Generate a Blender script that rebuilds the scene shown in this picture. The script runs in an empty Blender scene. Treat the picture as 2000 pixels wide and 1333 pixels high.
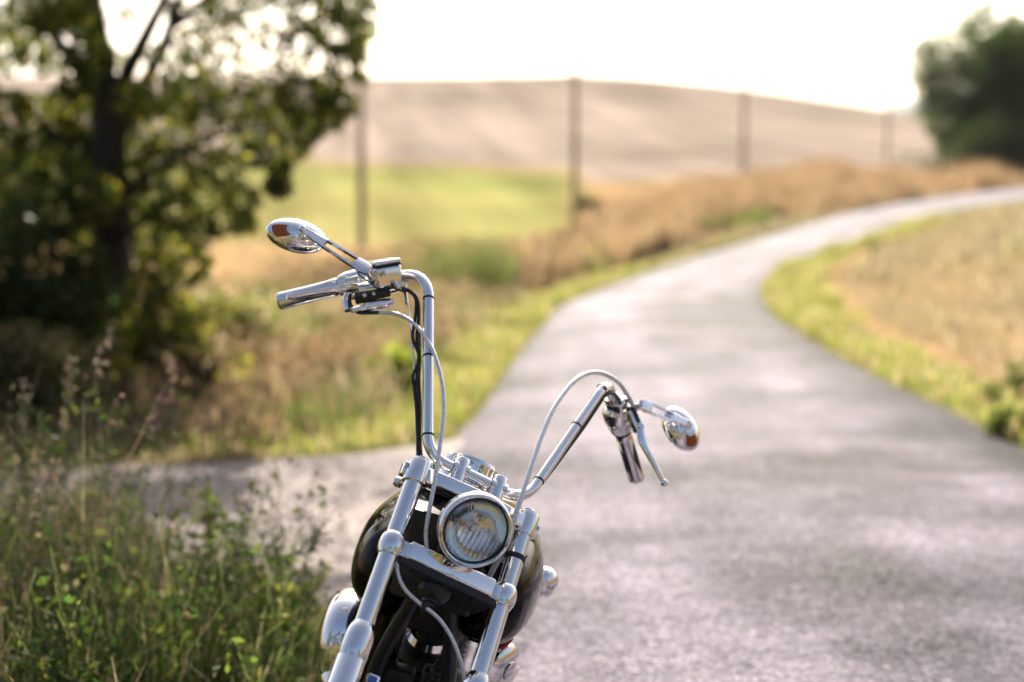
import bpy, bmesh, math, random
import numpy as np
from mathutils import Matrix, Vector

R_ = math.radians
scene = bpy.context.scene
col = scene.collection
rng = np.random.default_rng(7)
random.seed(7)

# ------------------------------------------------------------------ camera
CAM_H = 1.55
F_PX = 2778.0                       # focal length in pixels of the 2000 px wide photograph (50 mm lens)
PITCH = math.atan((666.5 - 400.0) / F_PX)
cam_data = bpy.data.cameras.new("camera")
cam_data.lens = 50.0
cam_data.sensor_width = 36.0
cam_data.clip_start = 0.05
cam_data.clip_end = 12000.0
cam_data.dof.use_dof = True
cam_data.dof.focus_distance = 2.98
cam_data.dof.aperture_fstop = 1.4
cam = bpy.data.objects.new("camera", cam_data)
cam.location = (0, 0, CAM_H)
cam.rotation_euler = (math.pi / 2 - PITCH, 0, 0)
col.objects.link(cam)
scene.camera = cam

# ------------------------------------------------------------------ sky, sun, exposure
SUN_EL, SUN_AZ = 35.0, 4.0        # degrees; azimuth measured from straight ahead (+Y) to the right
world = bpy.data.worlds.new("World")
scene.world = world
world.use_nodes = True
wn = world.node_tree.nodes
sky = wn.new("ShaderNodeTexSky")
sky.sky_type = 'NISHITA'
sky.sun_disc = False
sky.sun_elevation = R_(SUN_EL)
sky.sun_rotation = R_(SUN_AZ)
sky.air_density = 0.8
sky.dust_density = 6.0
sky.ozone_density = 1.0
world.node_tree.links.new(sky.outputs[0], wn["Background"].inputs[0])
wn["Background"].inputs[1].default_value = 0.072
sun_data = bpy.data.lights.new("sun", 'SUN')
sun_data.energy = 5.0
sun_data.angle = R_(0.55)
sun_data.color = (1.0, 0.90, 0.76)
sun = bpy.data.objects.new("sun", sun_data)
sdir = Vector((math.sin(R_(SUN_AZ)) * math.cos(R_(SUN_EL)), math.cos(R_(SUN_AZ)) * math.cos(R_(SUN_EL)), math.sin(R_(SUN_EL))))
sun.rotation_euler = sdir.to_track_quat('Z', 'Y').to_euler()
sun.location = (-20, 60, 60)
col.objects.link(sun)
vs = scene.view_settings
vs.view_transform = 'Standard'
vs.look = 'None'
vs.gamma = 1.0
vs.use_curve_mapping = False
vs.exposure = 1.68
scene.cycles.use_denoising = True
scene.cycles.max_bounces = 6
scene.cycles.diffuse_bounces = 2
scene.cycles.glossy_bounces = 4
scene.cycles.transmission_bounces = 6
scene.cycles.transparent_max_bounces = 8
scene.cycles.volume_bounces = 0
scene.cycles.caustics_reflective = False
scene.cycles.caustics_refractive = False
scene.cycles.sample_clamp_indirect = 6.0

# ------------------------------------------------------------------ projection helpers (pixel of the photograph + a distance -> a real place)
ct, st = math.cos(PITCH), math.sin(PITCH)
CW = np.array([[1, 0, 0], [0, -st, ct], [0, -ct, -st]])     # camera (right, down, forward) -> world
CAM = np.array([0, 0, CAM_H])


def ray(px, py):
    return CW @ np.array([(px - 1000) / F_PX, (py - 666.5) / F_PX, 1.0])


def at(px, py, Y):
    """world point seen at a pixel, at ground distance Y"""
    r = ray(px, py)
    return CAM + r * (Y / r[1])


# ------------------------------------------------------------------ materials
MATS = {}


def new_mat(name):
    m = bpy.data.materials.new(name)
    m.use_nodes = True
    MATS[name] = m
    return m, m.node_tree.nodes, m.node_tree.links, m.node_tree.nodes["Principled BSDF"]


def simple(name, base, rough, metal=0.0, nscale=40.0, var=0.12, rvar=0.08, bump=0.0, coat=0.0, spec=None):
    m, n, l, p = new_mat(name)
    tc = n.new("ShaderNodeTexCoord")
    nz = n.new("ShaderNodeTexNoise")
    nz.inputs["Scale"].default_value = nscale
    nz.inputs["Detail"].default_value = 4
    l.new(tc.outputs["Object"], nz.inputs["Vector"])
    mx = n.new("ShaderNodeMix")
    mx.data_type = 'RGBA'
    mx.inputs[6].default_value = tuple(c * (1 - var) for c in base) + (1,)
    mx.inputs[7].default_value = tuple(min(1, c * (1 + var)) for c in base) + (1,)
    l.new(nz.outputs["Fac"], mx.inputs[0])
    l.new(mx.outputs[2], p.inputs["Base Color"])
    mr = n.new("ShaderNodeMapRange")
    mr.inputs[1].default_value = 0.35
    mr.inputs[2].default_value = 0.75
    mr.inputs[3].default_value = max(0.0, rough - rvar)
    mr.inputs[4].default_value = rough + rvar
    l.new(nz.outputs["Fac"], mr.inputs[0])
    l.new(mr.outputs[0], p.inputs["Roughness"])
    p.inputs["Metallic"].default_value = metal
    if coat:
        p.inputs["Coat Weight"].default_value = coat
        p.inputs["Coat Roughness"].default_value = 0.02
    if spec is not None:
        p.inputs["Specular IOR Level"].default_value = spec
    if bump:
        b = n.new("ShaderNodeBump")
        b.inputs["Strength"].default_value = bump
        b.inputs["Distance"].default_value = 0.002
        l.new(nz.outputs["Fac"], b.inputs["Height"])
        l.new(b.outputs[0], p.inputs["Normal"])
    return m


simple("chrome", (0.86, 0.85, 0.835), 0.018, 1.0, nscale=18, var=0.02, rvar=0.014)
simple("satin_steel", (0.62, 0.63, 0.65), 0.22, 1.0, nscale=60, var=0.05, rvar=0.06)
simple("dark_metal", (0.018, 0.018, 0.019), 0.38, 0.2, nscale=30, var=0.3, rvar=0.1, bump=0.1)
simple("black_paint", (0.003, 0.003, 0.0035), 0.025, 0.0, nscale=12, var=0.2, rvar=0.01, spec=0.20)
simple("rubber", (0.012, 0.012, 0.013), 0.55, 0.0, nscale=80, var=0.3, rvar=0.1, bump=0.15)
simple("tyre_rubber", (0.02, 0.02, 0.02), 0.7, 0.0, nscale=60, var=0.3, rvar=0.1, bump=0.3)
simple("leather", (0.016, 0.014, 0.013), 0.45, 0.0, nscale=220, var=0.3, rvar=0.1, bump=0.4)
simple("cable_sleeve", (0.74, 0.75, 0.77), 0.30, 0.15, nscale=150, var=0.08, rvar=0.06, coat=0.6)
simple("red_hose", (0.42, 0.012, 0.01), 0.35, 0.0, nscale=60, var=0.15)
simple("blue_enamel", (0.02, 0.09, 0.35), 0.2, 0.0, nscale=60, var=0.1, coat=0.6)
simple("green_glass", (0.01, 0.35, 0.07), 0.1, 0.0, nscale=60, var=0.1, coat=1.0)
simple("brass", (0.72, 0.50, 0.22), 0.2, 1.0, nscale=60, var=0.1)
simple("pole_wood", (0.25, 0.195, 0.15), 0.85, 0.0, nscale=9, var=0.35, bump=0.5)
simple("ceramic", (0.30, 0.16, 0.10), 0.3, 0.0, nscale=9, var=0.2)
simple("wire", (0.05, 0.05, 0.055), 0.5, 0.6, nscale=9, var=0.2)
simple("mirror_glass", (0.85, 0.86, 0.87), 0.01, 1.0, nscale=5, var=0.01, rvar=0.0)

# amber reflector with a honeycomb of small prisms
m, n, l, p = new_mat("amber")
tc = n.new("ShaderNodeTexCoord")
vo = n.new("ShaderNodeTexVoronoi")
vo.inputs["Scale"].default_value = 330
vo.inputs["Randomness"].default_value = 0.1
l.new(tc.outputs["Object"], vo.inputs["Vector"])
cr = n.new("ShaderNodeValToRGB")
cr.color_ramp.elements[0].color = (0.62, 0.17, 0.015, 1)
cr.color_ramp.elements[1].color = (0.22, 0.035, 0.004, 1)
cr.color_ramp.elements[1].position = 0.75
l.new(vo.outputs["Distance"], cr.inputs[0])
l.new(cr.outputs[0], p.inputs["Base Color"])
p.inputs["Roughness"].default_value = 0.18
b = n.new("ShaderNodeBump")
b.inputs["Strength"].default_value = 0.6
b.inputs["Distance"].default_value = 0.001
l.new(vo.outputs["Distance"], b.inputs["Height"])
l.new(b.outputs[0], p.inputs["Normal"])

# clear pressed glass of the headlamp
m, n, l, p = new_mat("lamp_glass")
p.inputs["Base Color"].default_value = (0.97, 0.98, 0.98, 1)
p.inputs["Transmission Weight"].default_value = 1.0
p.inputs["Roughness"].default_value = 0.0
p.inputs["IOR"].default_value = 1.42
# silvered reflector bowl
simple("reflector_silver", (0.93, 0.93, 0.92), 0.13, 1.0, nscale=35, var=0.05, rvar=0.03, bump=0.15)


# foliage: per-leaf colour, light passing through the blade
def foliage(name, transl, rough, hue=0.493, sat=1.05):
    m = bpy.data.materials.new(name)
    m.use_nodes = True
    MATS[name] = m
    n, l = m.node_tree.nodes, m.node_tree.links
    n.remove(n["Principled BSDF"])
    ca = n.new("ShaderNodeVertexColor")
    ca.layer_name = "Col"
    df = n.new("ShaderNodeBsdfDiffuse")
    tr = n.new("ShaderNodeBsdfTranslucent")
    gl = n.new("ShaderNodeBsdfGlossy")
    gl.inputs["Roughness"].default_value = rough
    gl.inputs["Color"].default_value = (0.9, 0.92, 0.85, 1)
    hs = n.new("ShaderNodeHueSaturation")
    hs.inputs["Hue"].default_value = hue
    hs.inputs["Saturation"].default_value = sat
    hs.inputs["Value"].default_value = 1.55
    l.new(ca.outputs[0], hs.inputs["Color"])
    l.new(ca.outputs[0], df.inputs["Color"])
    l.new(hs.outputs[0], tr.inputs["Color"])
    m1 = n.new("ShaderNodeMixShader")
    m1.inputs[0].default_value = transl
    l.new(df.outputs[0], m1.inputs[1])
    l.new(tr.outputs[0], m1.inputs[2])
    m2 = n.new("ShaderNodeMixShader")
    m2.inputs[0].default_value = 0.02
    l.new(m1.outputs[0], m2.inputs[1])
    l.new(gl.outputs[0], m2.inputs[2])
    l.new(m2.outputs[0], n["Material Output"].inputs[0])
    return m


foliage("leaf", 0.56, 0.35)
foliage("dry_grass", 0.40, 0.5, 0.5, 0.95)

# bark
m, n, l, p = new_mat("bark")
tc = n.new("ShaderNodeTexCoord")
mp = n.new("ShaderNodeMapping")
mp.inputs["Scale"].default_value = (9, 9, 2.2)
nz = n.new("ShaderNodeTexNoise")
nz.inputs["Scale"].default_value = 3
nz.inputs["Detail"].default_value = 6
l.new(tc.outputs["Object"], mp.inputs[0])
l.new(mp.outputs[0], nz.inputs["Vector"])
cr = n.new("ShaderNodeValToRGB")
cr.color_ramp.elements[0].color = (0.012, 0.010, 0.008, 1)
cr.color_ramp.elements[1].color = (0.06, 0.048, 0.036, 1)
l.new(nz.outputs[0], cr.inputs[0])
l.new(cr.outputs[0], p.inputs["Base Color"])
p.inputs["Roughness"].default_value = 0.9
b = n.new("ShaderNodeBump")
b.inputs["Strength"].default_value = 0.8
b.inputs["Distance"].default_value = 0.03
l.new(nz.outputs[0], b.inputs["Height"])
l.new(b.outputs[0], p.inputs["Normal"])

# ground: soil and sward colours by field, with plough and drill lines
m, n, l, p = new_mat("ground")
ca = n.new("ShaderNodeVertexColor")
ca.layer_name = "Col"
tc = n.new("ShaderNodeTexCoord")
n1 = n.new("ShaderNodeTexNoise")
n1.inputs["Scale"].default_value = 0.07
n1.inputs["Detail"].default_value = 5
l.new(tc.outputs["Object"], n1.inputs["Vector"])
mp = n.new("ShaderNodeMapping")
mp.vector_type = 'TEXTURE'
mp.inputs["Rotation"].default_value = (0, 0, R_(-82))
mp.inputs["Scale"].default_value = (60, 3.2, 40)
l.new(tc.outputs["Object"], mp.inputs[0])
n2 = n.new("ShaderNodeTexNoise")
n2.inputs["Scale"].default_value = 1.0
n2.inputs["Detail"].default_value = 4
l.new(mp.outputs[0], n2.inputs["Vector"])
n3 = n.new("ShaderNodeTexNoise")
n3.inputs["Scale"].default_value = 6.0
n3.inputs["Detail"].default_value = 6
l.new(tc.outputs["Object"], n3.inputs["Vector"])
def maprange(n, l, src, a, b_, c, d):
    r = n.new("ShaderNodeMapRange")
    r.inputs[1].default_value = a
    r.inputs[2].default_value = b_
    r.inputs[3].default_value = c
    r.inputs[4].default_value = d
    l.new(src, r.inputs[0])
    return r.outputs[0]
a1 = maprange(n, l, n1.outputs[0], 0.3, 0.7, 0.80, 1.18)
a2 = maprange(n, l, n2.outputs[0], 0.34, 0.66, 0.72, 1.22)
a3 = maprange(n, l, n3.outputs[0], 0.3, 0.7, 0.8, 1.2)
mm = n.new("ShaderNodeMath"); mm.operation = 'MULTIPLY'
l.new(a1, mm.inputs[0]); l.new(a2, mm.inputs[1])
mm2 = n.new("ShaderNodeMath"); mm2.operation = 'MULTIPLY'
l.new(mm.outputs[0], mm2.inputs[0]); l.new(a3, mm2.inputs[1])
vm = n.new("ShaderNodeVectorMath"); vm.operation = 'SCALE'
l.new(ca.outputs[0], vm.inputs[0]); l.new(mm2.outputs[0], vm.inputs["Scale"])
l.new(vm.outputs[0], p.inputs["Base Color"])
p.inputs["Roughness"].default_value = 0.95
p.inputs["Specular IOR Level"].default_value = 0.0
b = n.new("ShaderNodeBump")
b.inputs["Strength"].default_value = 0.6
b.inputs["Distance"].default_value = 0.05
l.new(n3.outputs[0], b.inputs["Height"])
l.new(b.outputs[0], p.inputs["Normal"])


SHADE_PATCHES = [(3.1, 18.5, 1.6, 5.0, .46), (1.75, 8.0, 0.95, 0.7, .50), (2.6, 8.3, 1.0, 0.45, .58), (3.1, 11.5, 0.7, 3.5, .56), (0.9, 13.0, 0.5, 2.2, .68), (1.2, 5.6, 0.6, 0.6, .72)]
# worn asphalt: stone chips, painted patches of shade, polished pale tracks
def asphalt(name, pale, dark, chip, lanes=False):
    m, n, l, p = new_mat(name)
    tc = n.new("ShaderNodeTexCoord")
    big = n.new("ShaderNodeTexNoise")
    big.inputs["Scale"].default_value = 0.55
    big.inputs["Detail"].default_value = 5
    big.inputs["Roughness"].default_value = 0.55
    mp = n.new("ShaderNodeMapping")
    mp.inputs["Scale"].default_value = (0.8, 1.25, 1)
    l.new(tc.outputs["Object"], mp.inputs[0])
    l.new(mp.outputs[0], big.inputs["Vector"])
    cr = n.new("ShaderNodeValToRGB")
    cr.color_ramp.elements[0].position = 0.38
    cr.color_ramp.elements[0].color = dark + (1,)
    cr.color_ramp.elements[1].position = 0.56
    cr.color_ramp.elements[1].color = pale + (1,)
    l.new(big.outputs[0], cr.inputs[0])
    vo = n.new("ShaderNodeTexVoronoi")
    vo.inputs["Scale"].default_value = chip
    l.new(tc.outputs["Object"], vo.inputs["Vector"])
    hs = n.new("ShaderNodeSeparateColor")
    l.new(vo.outputs["Color"], hs.inputs[0])
    vr = n.new("ShaderNodeValToRGB")
    ve = vr.color_ramp.elements
    ve[0].color = (0.26, 0.26, 0.26, 1); ve[1].color = (1.0, 1.0, 1.0, 1)
    for po, va in ((0.55, .44), (0.85, .60)):
        q = ve.new(po); q.color = (va,) * 3 + (1,)
    l.new(hs.outputs[0], vr.inputs[0])
    v = maprange(n, l, vr.outputs[0], 0, 1, 0.0, 2.15)
    vm = n.new("ShaderNodeVectorMath"); vm.operation = 'SCALE'
    base_out = cr.outputs[0]
    if lanes:
        # polished pale wheel tracks, a darker strip between them and dark broken edges, all wandering a little
        uv = n.new("ShaderNodeUVMap"); uv.uv_map = "lane"
        wob = n.new("ShaderNodeTexNoise"); wob.inputs["Scale"].default_value = 0.35; wob.inputs["Detail"].default_value = 3
        l.new(tc.outputs["Object"], wob.inputs["Vector"])
        sx = n.new("ShaderNodeSeparateXYZ"); l.new(uv.outputs[0], sx.inputs[0])
        wo = maprange(n, l, wob.outputs[0], 0.3, 0.7, -0.09, 0.09)
        ad = n.new("ShaderNodeMath"); ad.operation = 'ADD'
        l.new(sx.outputs[0], ad.inputs[0]); l.new(wo, ad.inputs[1])
        lr = n.new("ShaderNodeValToRGB")
        lr.color_ramp.interpolation = 'B_SPLINE'
        e0 = lr.color_ramp.elements
        e0[0].position = 0.0; e0[0].color = (0.50,) * 3 + (1,)
        e0[1].position = 1.0; e0[1].color = (0.50,) * 3 + (1,)
        for po, va in ((0.10, .62), (0.27, 1.15), (0.40, .95), (0.50, .62), (0.60, .80), (0.73, 1.12), (0.90, .60)):
            q = e0.new(po); q.color = (va,) * 3 + (1,)
        l.new(ad.outputs[0], lr.inputs[0])
        # streaks dragged along the direction of travel
        mp3 = n.new("ShaderNodeMapping"); mp3.inputs["Scale"].default_value = (7.0, 0.35, 1)
        l.new(uv.outputs[0], mp3.inputs[0])
        sn = n.new("ShaderNodeTexNoise"); sn.inputs["Scale"].default_value = 1.0; sn.inputs["Detail"].default_value = 5
        l.new(mp3.outputs[0], sn.inputs["Vector"])
        sv = maprange(n, l, sn.outputs[0], 0.32, 0.68, 0.72, 1.28)
        v1 = n.new("ShaderNodeVectorMath"); v1.operation = 'MULTIPLY'
        l.new(cr.outputs[0], v1.inputs[0]); l.new(lr.outputs[0], v1.inputs[1])
        v2 = n.new("ShaderNodeVectorMath"); v2.operation = 'SCALE'
        l.new(v1.outputs[0], v2.inputs[0]); l.new(sv, v2.inputs["Scale"])
        # meandering cracks sealed with bitumen
        ck = n.new("ShaderNodeTexVoronoi"); ck.feature = 'DISTANCE_TO_EDGE'; ck.inputs["Scale"].default_value = 0.8
        cn = n.new("ShaderNodeTexNoise"); cn.inputs["Scale"].default_value = 2.5; cn.inputs["Detail"].default_value = 4
        l.new(tc.outputs["Object"], cn.inputs["Vector"])
        cm = n.new("ShaderNodeVectorMath"); cm.operation = 'MULTIPLY_ADD'
        l.new(cn.outputs["Color"], cm.inputs[0]); cm.inputs[1].default_value = (.7, .7, .7); l.new(tc.outputs["Object"], cm.inputs[2])
        l.new(cm.outputs[0], ck.inputs["Vector"])
        cv = maprange(n, l, ck.outputs["Distance"], 0.002, 0.012, 0.74, 1.0)
        v3 = n.new("ShaderNodeVectorMath"); v3.operation = 'SCALE'
        l.new(v2.outputs[0], v3.inputs[0]); l.new(cv, v3.inputs["Scale"])
        # dappled road shade painted into the colour: darker patches with ragged outlines
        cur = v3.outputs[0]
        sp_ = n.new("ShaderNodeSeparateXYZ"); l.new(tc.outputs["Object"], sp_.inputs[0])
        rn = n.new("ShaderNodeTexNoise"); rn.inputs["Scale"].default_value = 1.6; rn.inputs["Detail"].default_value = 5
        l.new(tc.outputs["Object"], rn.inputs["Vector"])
        for (cx, cy, rx, ry, dk) in SHADE_PATCHES:
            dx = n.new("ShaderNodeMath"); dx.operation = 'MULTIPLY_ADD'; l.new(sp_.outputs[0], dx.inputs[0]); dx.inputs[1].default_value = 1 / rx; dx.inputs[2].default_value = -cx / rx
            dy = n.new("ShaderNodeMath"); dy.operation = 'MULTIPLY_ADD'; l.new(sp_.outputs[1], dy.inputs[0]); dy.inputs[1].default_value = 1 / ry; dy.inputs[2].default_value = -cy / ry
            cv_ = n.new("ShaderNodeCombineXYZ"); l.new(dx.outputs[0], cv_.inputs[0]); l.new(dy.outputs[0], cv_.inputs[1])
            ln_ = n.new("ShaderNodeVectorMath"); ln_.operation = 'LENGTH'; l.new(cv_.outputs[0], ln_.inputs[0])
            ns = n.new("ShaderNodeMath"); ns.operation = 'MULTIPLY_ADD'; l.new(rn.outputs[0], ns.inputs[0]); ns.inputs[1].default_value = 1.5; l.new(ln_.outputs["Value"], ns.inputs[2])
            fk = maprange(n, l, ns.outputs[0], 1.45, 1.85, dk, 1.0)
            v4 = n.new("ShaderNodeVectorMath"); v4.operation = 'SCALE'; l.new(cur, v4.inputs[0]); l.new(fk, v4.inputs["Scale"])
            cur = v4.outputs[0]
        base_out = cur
    l.new(base_out, vm.inputs[0]); l.new(v, vm.inputs["Scale"])
    l.new(vm.outputs[0], p.inputs["Base Color"])
    rr = maprange(n, l, hs.outputs[1], 0, 1, 0.60, 1.0)
    p.inputs["Specular IOR Level"].default_value = 0.06
    l.new(rr, p.inputs["Roughness"])
    b = n.new("ShaderNodeBump")
    b.inputs["Strength"].default_value = 0.9
    b.inputs["Distance"].default_value = 0.006
    l.new(vo.outputs["Distance"], b.inputs["Height"])
    b2 = n.new("ShaderNodeBump")
    b2.inputs["Strength"].default_value = 0.5
    b2.inputs["Distance"].default_value = 0.03
    n4 = n.new("ShaderNodeTexNoise")
    n4.inputs["Scale"].default_value = 14
    n4.inputs["Detail"].default_value = 4
    l.new(tc.outputs["Object"], n4.inputs["Vector"])
    l.new(n4.outputs[0], b2.inputs["Height"])
    l.new(b.outputs[0], b2.inputs["Normal"])
    l.new(b2.outputs[0], p.inputs["Normal"])


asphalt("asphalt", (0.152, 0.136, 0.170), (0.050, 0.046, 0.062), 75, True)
asphalt("gravel_track", (0.215, 0.182, 0.176), (0.115, 0.10, 0.102), 55)
simple("far_forest", (0.06, 0.09, 0.07), 0.95, 0.0, nscale=0.02, var=0.3)


# ------------------------------------------------------------------ mesh helpers
def tag(o, label=None, cat=None, group=None, kind=None):
    if label: o["label"] = label
    if cat: o["category"] = cat
    if group: o["group"] = group
    if kind: o["kind"] = kind
    return o


def link(name, me, mat, parent=None, M=None, sharp=38, smooth=True):
    if mat: me.materials.append(MATS[mat])
    if smooth and len(me.polygons):
        me.polygons.foreach_set("use_smooth", np.ones(len(me.polygons), dtype=bool))
        if sharp: me.set_sharp_from_angle(angle=R_(sharp))
    o = bpy.data.objects.new(name, me)
    col.objects.link(o)
    if parent is not None: o.parent = parent
    if M is not None: o.matrix_local = M
    return o


def empty(name, loc):
    o = bpy.data.objects.new(name, None)
    o.empty_display_size = 0.2
    o.location = loc
    col.objects.link(o)
    return o


def quad_mesh(name, V, C):
    """V (n,4,3) loose quads, C (n,3) colours"""
    V = np.asarray(V, dtype=np.float32)
    nq = len(V)
    me = bpy.data.meshes.new(name)
    me.vertices.add(nq * 4)
    me.vertices.foreach_set("co", V.reshape(-1))
    me.loops.add(nq * 4)
    me.loops.foreach_set("vertex_index", np.arange(nq * 4, dtype=np.int32))
    me.polygons.add(nq)
    me.polygons.foreach_set("loop_start", np.arange(0, nq * 4, 4, dtype=np.int32))
    me.polygons.foreach_set("loop_total", np.full(nq, 4, dtype=np.int32))
    me.update(calc_edges=True)
    at_ = me.color_attributes.new("Col", 'FLOAT_COLOR', 'POINT')
    cc = np.ones((nq, 4, 4), dtype=np.float32)
    cc[:, :, :3] = np.asarray(C, dtype=np.float32)[:, None, :]
    at_.data.foreach_set("color", cc.reshape(-1))
    return me


class MB:
    """collects shapes into one mesh"""
    def __init__(s):
        s.v, s.f = [], []

    def add(s, v, f):
        o = len(s.v)
        s.v += [tuple(map(float, p)) for p in v]
        s.f += [tuple(i + o for i in q) for q in f]
        return s

    def tube(s, pts, r, n=14, cap=True):
        pts = [np.array(p, float) for p in pts]
        k = len(pts)
        rs = [r] * k if np.isscalar(r) else list(r)
        T = []
        for i in range(k):
            a = pts[max(i - 1, 0)]; b_ = pts[min(i + 1, k - 1)]
            d = b_ - a
            T.append(d / (np.linalg.norm(d) + 1e-12))
        ref = np.array([0, 0, 1.0]) if abs(T[0][2]) < 0.9 else np.array([1.0, 0, 0])
        u = np.cross(T[0], ref); u /= np.linalg.norm(u)
        V, F = [], []
        for i in range(k):
            u = u - T[i] * (u @ T[i]); u /= np.linalg.norm(u)
            w = np.cross(T[i], u)
            for j in range(n):
                a = 2 * math.pi * j / n
                V.append(pts[i] + rs[i] * (math.cos(a) * u + math.sin(a) * w))
        for i in range(k - 1):
            for j in range(n):
                j2 = (j + 1) % n
                F.append((i * n + j, i * n + j2, (i + 1) * n + j2, (i + 1) * n + j))
        if cap:
            F.append(tuple(range(n - 1, -1, -1)))
            F.append(tuple((k - 1) * n + j for j in range(n)))
        return s.add(V, F)

    def lathe(s, prof, o, axis, n=32, squash=None):
        """prof: (radius, height) pairs along axis; closes on the axis where radius is 0. squash=(dir, factor)"""
        o = np.array(o, float); ax = np.array(axis, float); ax /= np.linalg.norm(ax)
        ref = np.array([0, 0, 1.0]) if abs(ax[2]) < 0.9 else np.array([1.0, 0, 0])
        if squash is not None: ref = np.array(squash[0], float)
        u = ref - ax * (ref @ ax); u /= np.linalg.norm(u)
        w = np.cross(ax, u)
        q = 1.0 if squash is None else squash[1]
        V, F, idx = [], [], []
        for r, h in prof:
            if r < 1e-6:
                idx.append([len(V)]); V.append(o + ax * h)
            else:
                idx.append(list(range(len(V), len(V) + n)))
                for j in range(n):
                    a = 2 * math.pi * j / n
                    V.append(o + ax * h + r * (math.cos(a) * u * q + math.sin(a) * w))
        for a, b_ in zip(idx, idx[1:]):
            for j in range(n):
                j2 = (j + 1) % n
                if len(a) == 1 and len(b_) == 1: continue
                if len(a) == 1: F.append((a[0], b_[j2], b_[j]))
                elif len(b_) == 1: F.append((a[j], a[j2], b_[0]))
                else: F.append((a[j], a[j2], b_[j2], b_[j]))
        return s.add(V, F)

    def rbox(s, c, ax, half, bev=0.004, seg=2, taper=None):
        bm = bmesh.new()
        bmesh.ops.create_cube(bm, size=2.0)
        for v in bm.verts:
            k = 1.0
            if taper and v.co.z > 0: k = taper
            v.co = Vector((v.co.x * half[0] * k, v.co.y * half[1] * k, v.co.z * half[2]))
        if bev > 0:
            bmesh.ops.bevel(bm, geom=list(bm.edges), offset=bev, segments=seg, profile=0.5, affect='EDGES')
        A = np.array(ax, float).T
        c = np.array(c, float)
        V = [c + A @ np.array(v.co) for v in bm.verts]
        bm.verts.index_update()
        F = [tuple(v.index for v in f.verts) for f in bm.faces]
        bm.free()
        return s.add(V, F)

    def loft(s, rings, cap=True):
        n = len(rings[0])
        V = [p for r in rings for p in r]
        F = []
        for i in range(len(rings) - 1):
            for j in range(n):
                j2 = (j + 1) % n
                F.append((i * n + j, i * n + j2, (i + 1) * n + j2, (i + 1) * n + j))
        if cap:
            F.append(tuple(range(n - 1, -1, -1)))
            F.append(tuple((len(rings) - 1) * n + j for j in range(n)))
        return s.add(V, F)

    def prism(s, outline, depth_vec, bev=0.0):
        """flat outline (list of 3D points) pushed along depth_vec"""
        d = np.array(depth_vec, float)
        a = [np.array(p, float) for p in outline]
        k = len(a)
        V = a + [p + d for p in a]
        F = [tuple(range(k - 1, -1, -1)), tuple(range(k, 2 * k))]
        F += [(i, (i + 1) % k, k + (i + 1) % k, k + i) for i in range(k)]
        return s.add(V, F)

    def mesh(s, name, fix=True):
        me = bpy.data.meshes.new(name)
        me.from_pydata(s.v, [], s.f)
        if fix:
            bm = bmesh.new(); bm.from_mesh(me)
            bmesh.ops.recalc_face_normals(bm, faces=bm.faces)
            bm.to_mesh(me); bm.free()
        me.update()
        return me

    def build(s, name, mat, parent=None, M=None, sharp=38, fix=True):
        return link(name, s.mesh(name, fix), mat, parent, M, sharp)


def catmull(P, n=8):
    P = [np.array(p, float) for p in P]
    Q = [2 * P[0] - P[1]] + P + [2 * P[-1] - P[-2]]
    out = []
    for i in range(1, len(Q) - 2):
        a, b_, c, d = Q[i - 1:i + 3]
        for k in range(n):
            t = k / n
            out.append(0.5 * (2 * b_ + (c - a) * t + (2 * a - 5 * b_ + 4 * c - d) * t * t + (3 * b_ - a - 3 * c + d) * t ** 3))
    out.append(P[-1])
    return out


def fillet(P, rads, n=10):
    """polyline with rounded corners (tangent distance per inner corner)"""
    P = [np.array(p, float) for p in P]
    out = [P[0]]
    for i in range(1, len(P) - 1):
        a, b_, c = P[i - 1], P[i], P[i + 1]
        d1 = (a - b_) / np.linalg.norm(a - b_); d2 = (c - b_) / np.linalg.norm(c - b_)
        t = rads[i - 1]
        p0, p1 = b_ + d1 * t, b_ + d2 * t
        # blend between quadratic curve and circle-like cubic
        k = 0.62
        c0, c1 = p0 + (b_ - p0) * k, p1 + (b_ - p1) * k
        for q in range(n + 1):
            s_ = q / n
            out.append((1 - s_) ** 3 * p0 + 3 * (1 - s_) ** 2 * s_ * c0 + 3 * (1 - s_) * s_ * s_ * c1 + s_ ** 3 * p1)
    out.append(P[-1])
    return out


_nr = np.random.default_rng(3)
_NK = [(_nr.normal(0, 1, (14, 2)), _nr.uniform(0, 6.28, 14)) for _ in range(4)]


def patch(x, y, scale, k=0):
    """soft random patches, about 0..1"""
    K, ph = _NK[k]
    v = sum(np.sin((x * a + y * b_) * 2.4 / scale + p_) for (a, b_), p_ in zip(K, ph))
    return np.clip(0.5 + v / 9.0, 0, 1)


# ------------------------------------------------------------------ terrain
UC = np.array([-0.7, -0.36, 0.0, 0.05, 0.162, 0.252, 0.36, 0.7])
DK = np.array([0, 20, 25, 35, 60, 90, 120, 200, 300, 420, 700, 1500, 5000.])
left_ = [0, 0, -.04, -.12, -.30, 1.8, 5, 15.5, 29.6, 27, 6, -6, -25]
HT = np.array([
    left_, left_, left_,
    [0, 0, -.02, -.05, 0.0, 1.8, 4.6, 14.5, 31, 28, 6, -6, -25],
    [0, 0, .08, .4, 1.2, 2.6, 5, 13.5, 27.5, 24, 6, -6, -25],
    [0, 0, .1, .5, 1.4, 2.5, 4.5, 11.5, 23, 20, 5, -6, -25],
    [0, 0, .1, .55, 1.5, 2.5, 4.2, 9, 17.5, 16, 4, -6, -25],
    [0, 0, .1, .5, 1.5, 2.5, 3.5, 6, 9, 8, 2, -6, -25]])
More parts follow.
